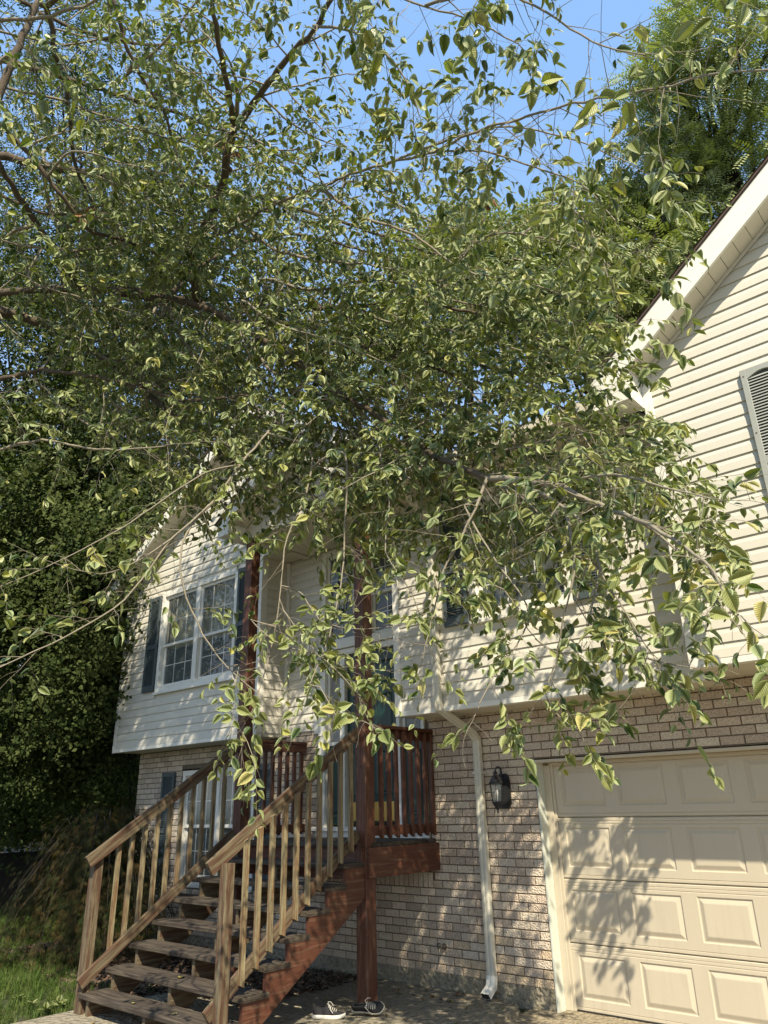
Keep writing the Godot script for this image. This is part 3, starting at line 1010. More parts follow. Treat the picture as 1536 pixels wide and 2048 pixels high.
func roofs(house: Node3D):
	# left wing, gable to the front; peak at x = -8.0
	rake(house, Vector2(-11.62, 5.005), Vector2(-8.0, 7.33), 0.48, 0.80, 0.20, true)
	rake(house, Vector2(-4.38, 5.005), Vector2(-8.0, 7.33), 0.48, 0.80, 0.20, true)
	slope(house, [Vector3(-11.68, 5.17, -7.9), Vector3(-11.68, 5.17, 0.82), Vector3(-8.0, 7.535, 0.82), Vector3(-8.0, 7.535, -7.9)], 0.03)
	slope(house, [Vector3(-4.32, 5.17, 0.82), Vector3(-4.32, 5.17, -7.9), Vector3(-8.0, 7.535, -7.9), Vector3(-8.0, 7.535, 0.82)], 0.03)
	var g := MB.new()
	var prof := PackedVector2Array([Vector2(-0.055, -0.06), Vector2(0.03, -0.06), Vector2(0.055, -0.02), Vector2(0.062, 0.05), Vector2(0.050, 0.05), Vector2(0.045, -0.015), Vector2(0.025, -0.048), Vector2(-0.045, -0.048), Vector2(-0.045, 0.06), Vector2(-0.055, 0.06)])
	g.sweep(prof, Vector3(-11.70, 5.10, 0.80), Vector3(-11.70, 5.10, -7.8), Vector3.UP)
	g.box(Vector3(-11.745, 5.045, 0.79), Vector3(-11.645, 5.155, 0.803))
	var gu := part("gutter", g.done(), M.downspout, house)
	var gd := MB.new()
	gd.tube([Vector3(-11.70, 5.05, 0.62), Vector3(-11.70, 4.96, 0.62), Vector3(-11.55, 4.80, 0.50), Vector3(-11.45, 4.72, -0.20), Vector3(-11.44, 4.5, -0.5), Vector3(-11.44, 0.2, -0.5)], [0.042, 0.042, 0.042, 0.042, 0.042, 0.042], 8)
	part("elbow", gd.done(), M.downspout, gu)
	var eb := MB.new()
	eb.box(Vector3(-11.64, 5.0, -7.8), Vector3(-11.37, 5.02, 0.48))
	eb.slab(PackedVector2Array([Vector2(-11.62, 5.0), Vector2(-11.34, 5.0), Vector2(-11.34, 5.18), Vector2(-11.62, 5.004)]), Vector3(0, 0, 0.48), Vector3.RIGHT, Vector3.UP, 0.285)
	part("eave_box", eb.done(), M.soffit, house)

	# garage gable
	rake(house, Vector2(-2.50, 5.066), Vector2(1.0, 7.73), 0.74, 1.03, 0.27, true)
	rake(house, Vector2(4.50, 5.066), Vector2(1.0, 7.73), 0.74, 1.03, 0.27, true)
	slope(house, [Vector3(-2.55, 5.30, -7.9), Vector3(-2.55, 5.30, 1.05), Vector3(1.0, 8.005, 1.05), Vector3(1.0, 8.005, -7.9)], 0.016)
	slope(house, [Vector3(4.55, 5.30, 1.05), Vector3(4.55, 5.30, -7.9), Vector3(1.0, 8.005, -7.9), Vector3(1.0, 8.005, 1.05)], 0.016)
	var bx := MB.new()
	bx.slab(PackedVector2Array([Vector2(-2.50, 5.06), Vector2(-2.117, 5.06), Vector2(-2.117, 5.352), Vector2(-2.50, 5.062)]), Vector3(0, 0, 0.74), Vector3.RIGHT, Vector3.UP, 0.288)
	bx.slab(PackedVector2Array([Vector2(-2.50, 5.061), Vector2(-2.40, 5.061), Vector2(-2.40, 5.40), Vector2(-2.50, 5.33)]), Vector3(0, 0, 0.2), Vector3.RIGHT, Vector3.UP, 0.80)
	part("eave_box", bx.done(), M.white, house)

	# middle: eave along the front, ridge along x
	slope(house, [Vector3(-5.2, 5.20, 0.98), Vector3(-2.3, 5.20, 0.98), Vector3(-2.3, 7.75, -3.4), Vector3(-5.2, 7.75, -3.4)], 0.03)
	slope(house, [Vector3(-2.3, 5.20, -7.9), Vector3(-5.2, 5.20, -7.9), Vector3(-5.2, 7.75, -3.4), Vector3(-2.3, 7.75, -3.4)], 0.03)
	var es := MB.new()
	es.box(Vector3(-5.2, 5.085, 0.50), Vector3(-2.51, 5.105, 0.93))
	part("eave_soffit", es.done(), M.soffit, house)
	part("eave_fascia", one_bar(Vector3(-5.2, 5.05, 0.93), Vector3(-2.515, 5.20, 0.95)), M.soffit, house)
	var g2 := MB.new()
	g2.sweep(prof, Vector3(-5.0, 5.13, 1.007), Vector3(-2.56, 5.13, 1.007), Vector3.UP)
	g2.box(Vector3(-2.562, 5.07, 0.953), Vector3(-2.55, 5.185, 1.065))
	var gg := part("gutter", g2.done(), M.soffit, house)
	for x in [-2.72, -3.5, -4.3]:
		part("gutter_strap", one_bar(Vector3(x, 5.066, 0.955), Vector3(x + 0.03, 5.069, 1.06), 0.001), M.white, gg)
	# the downspout: from that gutter to the wall, down the siding, back under the overhang and down the brick
	var ds := PackedVector2Array()
	for q in [[-0.043, -0.026], [-0.030, -0.031], [0.030, -0.031], [0.043, -0.026], [0.043, 0.026], [0.030, 0.031], [0.012, 0.031], [0.008, 0.026], [-0.008, 0.026], [-0.012, 0.031], [-0.030, 0.031], [-0.043, 0.026]]:
		ds.append(Vector2(q[0], q[1]))
	var dm := MB.new()
	var path := [Vector3(-4.82, 5.07, 1.0), Vector3(-4.82, 5.0, 0.98), Vector3(-4.82, 4.78, 0.60), Vector3(-4.82, 4.70, 0.545), Vector3(-4.82, 2.74, 0.54), Vector3(-4.815, 2.665, 0.525), Vector3(-4.715, 2.435, 0.10), Vector3(-4.705, 2.37, 0.045), Vector3(-4.705, 0.20, 0.045), Vector3(-4.705, 0.13, 0.065), Vector3(-4.715, 0.065, 0.155)]
	var rings := []
	for i in path.size():
		var d0: Vector3 = (path[i] - path[maxi(i - 1, 0)]).normalized() if i > 0 else Vector3.DOWN
		var d1: Vector3 = (path[i + 1] - path[i]).normalized() if i < path.size() - 1 else d0
		var dir := (d0 + d1).normalized()
		var sx := Vector3(1, 0, 0)
		var fz := sx.cross(dir).normalized()
		var ring := []
		for q in ds:
			ring.append(path[i] + sx * q.x - fz * q.y)
		rings.append(ring)
	dm.skin(rings, true, false)
	var dsp := part("downspout", dm.done(), M.downspout, house)
	part("strap", one_bar(Vector3(-4.765, 2.03, 0.0), Vector3(-4.645, 2.055, 0.080), 0.002), M.downspout, dsp)
	var kick := MB.new()
	var rk := []
	for i in [9, 10]:
		var big := []
		for q in rings[i]:
			big.append(path[i] + (q - path[i]) * 1.07)
		rk.append(big)
	var mid9 := []
	for q in rings[8]:
		mid9.append(path[8] + (q - path[8]) * 1.07 + Vector3(0, 0.02, 0))
	kick.skin([mid9, rk[0], rk[1]], true, false)
	part("outlet", kick.done(), M.white, dsp)
	var dark := MB.new()
	dark.quad(rings[10][0], rings[10][3], rings[10][4], rings[10][11])  # near-black sheet over the mouth, painting the shade inside the pipe
	part("mouth_shade", dark.done(), M.seal, dsp)

	# porch gable carried by the two posts
	var pw := MB.new()
	pw.slab(PackedVector2Array([Vector2(-7.58, 5.24), Vector2(-5.26, 5.24), Vector2(-6.42, 6.05)]), Vector3(0, 0, 1.06), Vector3.RIGHT, Vector3.UP, 0.06)
	var pg := part("porch_gable", pw.done(), M.siding, house)
	var lo_p := func(yy): return -7.58 + (yy - 5.24) / 0.70
	var hi_p := func(yy): return -5.26 - (yy - 5.24) / 0.70
	courses(pg, -7.58, -5.26, 5.245, 6.02, 1.12, [], lo_p, hi_p)
	part("beam", one_bar(Vector3(-7.58, 5.03, 1.0), Vector3(-5.26, 5.238, 1.135)), M.soffit, pg)
	part("beam", one_bar(Vector3(-7.50, 5.031, 0.03), Vector3(-7.38, 5.237, 0.998)), M.soffit, pg)
	part("beam", one_bar(Vector3(-5.42, 5.031, 0.505), Vector3(-5.30, 5.237, 0.998)), M.soffit, pg)
	var x := -7.36
	while x < -5.45:
		part("ceiling_board", one_bar(Vector3(x, 5.055, 0.02), Vector3(minf(x + 0.147, -5.43), 5.07, 0.998)), M.soffit, pg)
		x += 0.152
	part("ceiling_board", one_bar(Vector3(-7.836, 5.055, 0.02), Vector3(-7.502, 5.07, 0.50)), M.soffit, pg)
	for s in [-1, 1]:
		var c := -6.42
		var r := rake(house, Vector2(c + s * 1.20, 5.045), Vector2(c, 5.93), 1.12, 1.43, 0.17, true)
		var bx2 := MB.new()
		var xa = c + s * 1.20
		var xb = c + s * 0.98
		bx2.slab(PackedVector2Array([Vector2(minf(xa, xb), 5.04), Vector2(maxf(xa, xb), 5.04), Vector2(maxf(xa, xb), 5.05 if s > 0 else 5.19), Vector2(minf(xa, xb), 5.05 if s < 0 else 5.19)]), Vector3(0, 0, 1.13), Vector3.RIGHT, Vector3.UP, 0.298)
		bx2.box(Vector3(minf(xa, xa - s * 0.10), 5.041, 0.50), Vector3(maxf(xa, xa - s * 0.10), 5.06, 1.129))
		part("eave_box", bx2.done(), M.white, r)
		var e := [Vector3(c + s * 1.23, 5.20, 0.50), Vector3(c + s * 1.23, 5.20, 1.45), Vector3(c, 6.105, 1.45), Vector3(c, 6.105, 0.50)]
		if s > 0:
			e = [e[1], e[0], e[3], e[2]]
		slope(house, e, 0.025)
	# back and right walls close the shell
	var bk := MB.new()
	bk.box(Vector3(-11.279, -0.5, -7.8), Vector3(4.1, 5.2, -7.7))
	bk.box(Vector3(4.0, -0.5, -7.699), Vector3(4.1, 5.3, 0.60))
	bk.slab(PackedVector2Array([Vector2(-11.3, 5.201), Vector2(-4.6, 5.201), Vector2(-8.0, 7.4)]), Vector3(0, 0, -7.8), Vector3.RIGHT, Vector3.UP, 0.1)
	bk.slab(PackedVector2Array([Vector2(-2.1, 5.31), Vector2(4.1, 5.31), Vector2(1.0, 7.7)]), Vector3(0, 0, -7.8), Vector3.RIGHT, Vector3.UP, 0.1)
	part("back_wall", bk.done(), M.siding, house)


# ---------------------------------------------------------------- the porch stairs
func build_stairs():
	var at := Vector3(-6.39, 0.03, 1.5)
	var st := thing("porch_stairs", "weathered red-brown wooden porch with open-riser stairs, slatted railings and two tall posts", "stairs", at)
	for q in [[-7.44, -7.30], [-5.48, -5.34]]:
		part("post", one_bar(Vector3(q[0], 0.03, 0.96), Vector3(q[1], 5.03, 1.10), 0.008), M.wood_red, st)
	# landing
	for k in 8:
		part("deck_board", one_bar(Vector3(-7.46, 1.372, 0.02 + k * 0.143), Vector3(-5.33 if k != 7 else -5.485, 1.410, 0.02 + k * 0.143 + 0.138), 0.005), M.wood_grey, st)
	part("rim_joist", one_bar(Vector3(-7.298, 1.085, 1.055), Vector3(-5.482, 1.370, 1.095)), M.wood_red, st)
	part("rim_joist", one_bar(Vector3(-5.338, 1.105, 0.005), Vector3(-5.298, 1.371, 1.10)), M.wood_red, st)
	part("rim_joist", one_bar(Vector3(-7.482, 1.105, 0.005), Vector3(-7.442, 1.371, 1.10)), M.wood_red, st)
	for k in 4:
		part("joist", one_bar(Vector3(-7.0 + k * 0.42, 1.12, 0.01), Vector3(-6.96 + k * 0.42, 1.371, 1.054)), M.wood_red, st)
	# railings beside the landing
	for side in [-1, 1]:
		var xr := -5.372 if side > 0 else -7.408
		var xo = xr + side * 0.04
		part("top_rail", one_bar(Vector3(xr - 0.019, 2.40, 0.02), Vector3(xr + 0.019, 2.49, 0.958)), M.wood_red, st)
		part("cap_rail", one_bar(Vector3(xr - 0.03 if side > 0 else xr - 0.055, 2.492, 0.01), Vector3(xr + 0.055 if side > 0 else xr + 0.03, 2.528, 0.958), 0.008), M.wood_red, st)
		part("bottom_rail", one_bar(Vector3(xr - 0.019, 1.47, 0.02), Vector3(xr + 0.019, 1.56, 0.958)), M.wood_red, st)
		for k in 8:
			var z := 0.045 + k * 0.119
			part("baluster", baluster(Vector3(xo, 1.45, z), 1.03), M.wood_red, st)
	# treads and the three notched stringers
	for k in 7:
		var top := 0.200 + 0.1745 * k
		var zf := 2.77 - 0.2297 * k
		part("tread", one_bar(Vector3(-7.42 + rv(-0.01, 0.01), top - 0.04, zf - 0.285), Vector3(-5.345 + rv(-0.012, 0.012), top, zf), 0.006), M.wood_grey, st)
	var poly := PackedVector2Array()
	for k in 7:
		var top := 0.158 + 0.1745 * k
		var zf := 2.735 - 0.2297 * k
		poly.append(Vector2(zf, 0.03 if k == 0 else top - 0.1745))
		poly.append(Vector2(zf, top))
	poly.append(Vector2(1.127, 1.205))
	poly.append(Vector2(1.127, 1.365))
	poly.append(Vector2(1.103, 1.365))
	poly.append(Vector2(1.103, 0.94))
	poly.append(Vector2(2.50, 0.03))
	for x in [-7.36, -6.42, -5.44]:
		var b := MB.new()
		b.off = Vector2(rv(0, 5), rv(0, 5))
		b.slab(poly, Vector3(x + 0.04, 0, 0), Vector3(0, 0, 1), Vector3.UP, -0.04)
		part("stringer", b.done(), M.wood_red if x > -6 else M.wood_worn, st)
	# stair railings: newel, top and bottom rails on the inner side, balusters nailed outside
	for side in [-1, 1]:
		var xi := -7.385 if side < 0 else -5.44
		var xo = xi + side * 0.042
		var wn := 0.105 if side < 0 else 0.086
		var w = M.wood_worn
		var xn = xi + side * (0.022 + wn / 2)
		part("newel", one_bar(Vector3(xn - wn / 2, 0.03, 2.66), Vector3(xn + wn / 2, 1.335, 2.66 + 0.089), 0.006), w, st)
		part("top_rail", one_sweep(lumber(0.038, 0.115), Vector3(xi, 1.295, 2.84), Vector3(xi, 2.440, 1.115)), w, st)
		part("bottom_rail", one_sweep(lumber(0.038, 0.10), Vector3(xi, 0.275, 2.79), Vector3(xi, 1.490, 1.115)), w, st)
		for k in 10:
			var z := 2.50 - k * 0.139
			var yb := 0.26 + (2.79 - z) * 0.7254
			var yt := 1.305 + (2.84 - z) * 0.6638
			part("baluster", baluster(Vector3(xo, yb - 0.03, z), yt - yb), M.wood_pale, st)


func baluster(foot: Vector3, h: float) -> ArrayMesh:      # a square picket with both ends cut aslant
	var b := MB.new()
	b.off = Vector2(rv(0, 9), rv(0, 9))
	var w := 0.019
	var lo := []
	var hi := []
	for q in [Vector2(-w, -w), Vector2(-w, w), Vector2(w, w), Vector2(w, -w)]:
		var cut = 0.018 * (q.y / w)
		lo.append(foot + Vector3(q.x, cut * 0.5, q.y))
		hi.append(foot + Vector3(q.x, h - cut * 0.5, q.y))
	for i in 4:
		var j := (i + 1) % 4
		b.tri(lo[i], lo[j], hi[j], Vector2(0, i * 0.04), Vector2(0, i * 0.04 + 0.038), Vector2(h, i * 0.04 + 0.038))
		b.tri(lo[i], hi[j], hi[i], Vector2(0, i * 0.04), Vector2(h, i * 0.04 + 0.038), Vector2(h, i * 0.04))
	b.quad(lo[3], lo[2], lo[1], lo[0])
	b.quad(hi[0], hi[1], hi[2], hi[3])
	return b.done()


# ---------------------------------------------------------------- lamps, tap, shoes
func build_wall_lantern():
	var at := Vector3(-4.43, 1.65, 0.15)
	var l := thing("wall_lantern", "black six-sided carriage lantern fixed to the brick between downspout and garage door", "lantern", at)
	var c := Vector3(-4.43, 0, 0.15)
	var p := MB.new()
	var plate := PackedVector2Array()
	for q in [[-0.045, -0.17], [0.045, -0.17], [0.075, -0.12], [0.075, 0.09], [0.045, 0.16], [-0.045, 0.16], [-0.075, 0.09], [-0.075, -0.12]]:
		plate.append(Vector2(q[0], q[1]))
	var inner := PackedVector2Array()
	for q in plate:
		inner.append(q * 0.78)
	p.slab(plate, Vector3(-4.43, 1.86, 0.003), Vector3.RIGHT, Vector3.UP, 0.018)
	p.slab(inner, Vector3(-4.43, 1.86, 0.021), Vector3.RIGHT, Vector3.UP, 0.016)
	part("back_plate", p.done(), M.black_metal, l)
	var arm := MB.new()
	var pts := []
	for i in 15:
		var w := PI * 1.25 * i / 14.0
		pts.append(Vector3(-4.43, 2.035 + 0.052 * sin(w) + (0.03 if i == 0 else 0.0), 0.095 - 0.055 * cos(w)))
	pts.push_front(Vector3(-4.43, 1.93, 0.036))
	var rr := []
	for i in pts.size():
		rr.append(0.008)
	arm.tube(pts, rr, 8)
	part("arm", arm.done(), M.black_metal, l)
	var cap := MB.new()
	cap.lathe(c, [[0.078, 1.925], [0.080, 1.935], [0.070, 1.940], [0.062, 1.965], [0.040, 1.995], [0.022, 2.010], [0.020, 2.020], [0.026, 2.026], [0.024, 2.034], [0.010, 2.042], [0.007, 2.052]], 6)
	part("roof", cap.done(), M.black_metal, l)
	var gl := MB.new()
	gl.lathe(c, [[0.050, 1.760], [0.064, 1.925]], 6)
	part("glass", gl.done(), M.glass, l)
	for k in 6:
		var w := TAU * k / 6.0
		var b := MB.new()
		var a := c + Vector3(cos(w) * 0.052, 1.757, -sin(w) * 0.052)
		var e := c + Vector3(cos(w) * 0.066, 1.927, -sin(w) * 0.066)
		b.sweep(lumber(0.007, 0.007, 0.001), a, e, Vector3(cos(w), 0, -sin(w)))
		part("cage_bar", b.done(), M.black_metal, l)
	var base := MB.new()
	base.lathe(c, [[0.004, 1.650], [0.010, 1.660], [0.006, 1.675], [0.016, 1.690], [0.030, 1.703], [0.032, 1.715], [0.044, 1.722], [0.046, 1.735], [0.056, 1.742], [0.057, 1.757], [0.048, 1.760]], 6)
	part("base", base.done(), M.black_metal, l)
	var bulb := MB.new()
	bulb.lathe(c, [[0.010, 1.762], [0.010, 1.80], [0.014, 1.815], [0.017, 1.84], [0.012, 1.87], [0.003, 1.90]], 10, true)
	part("bulb", bulb.done(), M.lamp_bulb, l)


func build_porch_lantern():
	var c := Vector3(-6.29, 0, 0.52)
	var l := thing("porch_lantern", "dark hanging lantern on a chain under the porch ceiling", "lantern", Vector3(-6.29, 3.95, 0.52))
	var rose := MB.new()
	rose.lathe(c, [[0.055, 5.03], [0.06, 5.045], [0.055, 5.054]], 14)
	part("ceiling_rose", rose.done(), M.black_metal, l)
	var ch := MB.new()
	var y := 4.36
	var k := 0
	while y < 5.03:
		var pts := []
		var rr := []
		for i in 9:
			var w := TAU * i / 8.0
			var s := 0.011 * cos(w)
			pts.append(c + Vector3(s if k % 2 else 0.0, y + 0.018 * sin(w), 0.0 if k % 2 else s))
			rr.append(0.0028)
		ch.tube(pts, rr, 5, false)
		y += 0.028
		k += 1
	part("chain", ch.done(), M.black_metal, l)
	var cap := MB.new()
	cap.lathe(c, [[0.13, 4.20], [0.135, 4.21], [0.10, 4.235], [0.06, 4.29], [0.03, 4.31], [0.012, 4.345]], 8)
	part("roof", cap.done(), M.black_metal, l)
	for i in 8:
		var w := TAU * i / 8.0
		var b := MB.new()
		b.sweep(lumber(0.009, 0.009, 0.001), c + Vector3(cos(w) * 0.085, 3.985, sin(w) * 0.085), c + Vector3(cos(w) * 0.115, 4.20, sin(w) * 0.115), Vector3(cos(w), 0, sin(w)))
		part("cage_bar", b.done(), M.black_metal, l)
	var gl := MB.new()
	gl.lathe(c, [[0.080, 3.985], [0.110, 4.20]], 8)
	part("glass", gl.done(), M.glass, l)
	var base := MB.new()
	base.lathe(c, [[0.006, 3.93], [0.018, 3.95], [0.05, 3.962], [0.095, 3.970], [0.095, 3.985], [0.05, 3.987]], 8)
	part("base", base.done(), M.black_metal, l)
	var bulb := MB.new()
	bulb.lathe(c, [[0.012, 3.988], [0.012, 4.05], [0.02, 4.09], [0.010, 4.14]], 10, true)
	part("bulb", bulb.done(), M.lamp_bulb, l)


func build_tap():
	var c := Vector3(-5.29, 0.405, 0.0)
	var l := thing("outdoor_tap", "small metal garden tap low on the brick wall", "tap", c)
	var b := MB.new()
	b.tube([c + Vector3(0, 0, -0.01), c + Vector3(0, 0, 0.06), c + Vector3(0, -0.012, 0.085), c + Vector3(0, -0.05, 0.10)], [0.014, 0.014, 0.013, 0.012], 10)
	part("spout", b.done(), M.steel, l)
	var f := MB.new()
	f.lathe(Vector3.ZERO, [[0.03, 0.0], [0.03, 0.006], [0.016, 0.009]], 12)
	var o := part("flange", f.done(), M.steel, l)
	o.position = Vector3(0, 0, 0.002)
	o.rotation.x = PI / 2
	var h := MB.new()
	var pts := []
	var rr := []
	for i in 17:
		var w := TAU * i / 16.0
		pts.append(c + Vector3(0.028 * cos(w), 0.028 * sin(w) + 0.012, 0.092))
		rr.append(0.0045)
	h.tube(pts, rr, 6, false)
	for i in 3:
		var w := TAU * i / 3.0
		h.tube([c + Vector3(0, 0.012, 0.092), c + Vector3(0.028 * cos(w), 0.028 * sin(w) + 0.012, 0.092)], [0.004, 0.004], 5)
	h.tube([c + Vector3(0, 0.006, 0.06), c + Vector3(0, 0.012, 0.095)], [0.006, 0.006], 6)
	part("handwheel", h.done(), M.steel, l)


# a low canvas shoe: x towards the toe, y up, heel at x = -0.14
func make_shoe(called: String, label: String, tr: Transform3D):
	var s := thing(called, label, "shoe", tr.origin, "pair of canvas shoes")
	s.transform = tr
	var half := func(x: float) -> float:
		var t := clampf((x + 0.145) / 0.29, 0, 1)
		return 0.030 + 0.018 * smoothstep(0.25, 0.72, t) * 1.0 - 0.048 * pow(maxf(0.0, (t - 0.80) / 0.20), 2.2) * 0.92 - 0.020 * pow(maxf(0.0, (0.12 - t) / 0.12), 2.0)
	var outline := func(y: float, grow: float) -> Array:
		var r := []
		for i in 25:
			var x := lerpf(-0.145, 0.145, (1 - cos(PI * i / 24.0)) / 2)
			r.append(Vector3(x * (1 + grow * 0.3), y + 0.012 * pow(maxf(0, x / 0.145), 3), maxf(0.002, half.call(x) + grow * 0.04)))
		for i in range(23, 0, -1):
			var x := lerpf(-0.145, 0.145, (1 - cos(PI * i / 24.0)) / 2)
			r.append(Vector3(x * (1 + grow * 0.3), y + 0.012 * pow(maxf(0, x / 0.145), 3), -maxf(0.002, half.call(x) + grow * 0.04)))
		return r
	var so := MB.new()
	var rings := [outline.call(0.0, -0.02), outline.call(0.004, 0.06), outline.call(0.026, 0.07), outline.call(0.030, 0.0)]
	so.skin(rings, true, true)
	var low: Array = rings[0]
	for i in range(1, 23):
		so.quad(low[i], low[i + 1], low[48 - i - 1] if 48 - i - 1 < 48 else low[0], low[(48 - i) % 48])
	var shift := s
	var o := MeshInstance3D.new()
	o.name = "sole"
	o.mesh = so.done()
	o.material_override = M.rubber
	shift.add_child(o)
	# upper: rings across, from heel to toe; the top line dips for the foot
	var up := MB.new()
	var cs := []
	var n := 22
	for i in n + 1:
		var t := i / float(n)
		var x := lerpf(-0.143, 0.140, t)
		var w: float = half.call(x) * 0.97
		var tall := 0.105 - 0.012 * t if t < 0.42 else lerpf(0.100, 0.036, pow((t - 0.42) / 0.58, 0.72))
		var open := 0.55 * smoothstep(0.02, 0.10, t) * (1 - smoothstep(0.40, 0.47, t))
		var ring := []
		for k in 13:
			var a := PI * k / 12.0
			var cz := cos(a)
			var sy := pow(sin(a), 0.75)
			var zz := w * cz * (1.0 - 0.25 * sin(a))
			var yy := 0.026 + (tall - 0.026) * sy
			if open > 0.01 and absf(cz) < open:
				yy = 0.026 + (tall - 0.026) * sy - 0.058 * open * (1 - absf(cz) / open) * 1.6
			ring.append(Vector3(x, yy + 0.010 * pow(maxf(0, x / 0.145), 3), zz))
		cs.append(ring)
	up.skin(cs, false, true)
	for k in range(1, 12):
		up.tri(cs[0][0], cs[0][k], cs[0][k + 1])
		up.tri(cs[n][0], cs[n][k + 1], cs[n][k])
	o = MeshInstance3D.new()
	o.name = "upper"
	o.mesh = up.done()
	o.material_override = M.canvas
	s.add_child(o)
	var la := MB.new()
	for i in 5:
		var x := 0.000 + i * 0.016
		var y := 0.094 - i * 0.0088
		la.tube([Vector3(x, y - 0.012, -0.026), Vector3(x + 0.003, y + 0.003, -0.012), Vector3(x + 0.004, y + 0.006, 0), Vector3(x + 0.003, y + 0.003, 0.012), Vector3(x, y - 0.012, 0.026)], [0.003, 0.003, 0.003, 0.003, 0.003], 5)
	la.tube([Vector3(0, 0.096, 0.005), Vector3(-0.01, 0.115, 0.03), Vector3(0.015, 0.105, 0.05), Vector3(0.02, 0.080, 0.055), Vector3(0.045, 0.05, 0.06)], [0.003, 0.003, 0.003, 0.003, 0.003], 5)
	la.tube([Vector3(0, 0.096, -0.005), Vector3(-0.012, 0.118, -0.022), Vector3(0.012, 0.11, -0.045), Vector3(0.03, 0.085, -0.05)], [0.003, 0.003, 0.003, 0.003], 5)
	o = MeshInstance3D.new()
	o.name = "laces"
	o.mesh = la.done()
	o.material_override = M.lace
	s.add_child(o)


func build_small_things():
	make_shoe("shoe", "black low canvas shoe with white sole standing upright on the slab", Transform3D(Basis.from_euler(Vector3(0, 0.62, 0)), Vector3(-5.47, 0.031, 1.46)))
	make_shoe("shoe", "black canvas shoe tipped on its side against the foot of the porch post", Transform3D(Basis.from_euler(Vector3(1.0, 0.62, 0.08)), Vector3(-5.235, 0.085, 1.20)))
	var spots := [[-6.35, 0.378, 2.42, "curled yellow-green leaf lying on the second step from the bottom", 0.6], [-6.0, 0.204, 2.66, "small yellow leaf near the right end of the bottom step", 2.1], [-6.62, 0.204, 2.70, "tiny dry leaf at the middle of the bottom step", 0.2], [-5.75, 0.034, 1.85, "fallen leaf on the slab beside the stairs", 1.2]]
	for s in spots:
		var o := MeshInstance3D.new()
		o.name = numbered("fallen_leaf")
		o.mesh = leaf_mesh(0.10 if s[4] < 1 and s[4] > 0.4 else 0.055, 0.25)
		o.material_override = M.yellow_leaf
		o.position = Vector3(s[0], s[1] + 0.006, s[2])
		o.rotation = Vector3(-PI / 2 + 0.12, s[4], 0.0)
		tag(o, s[3], "leaf", "fallen leaves on the steps")
		add_child(o)


# ---------------------------------------------------------------- ground
func height(x: float, z: float) -> float:
	var h := -3.3 * smoothstep(15.0, 30.0, -x) - 0.02
	if x < -7.5:
		h += 0.05 * smoothstep(-7.5, -9.0, x)
	return h


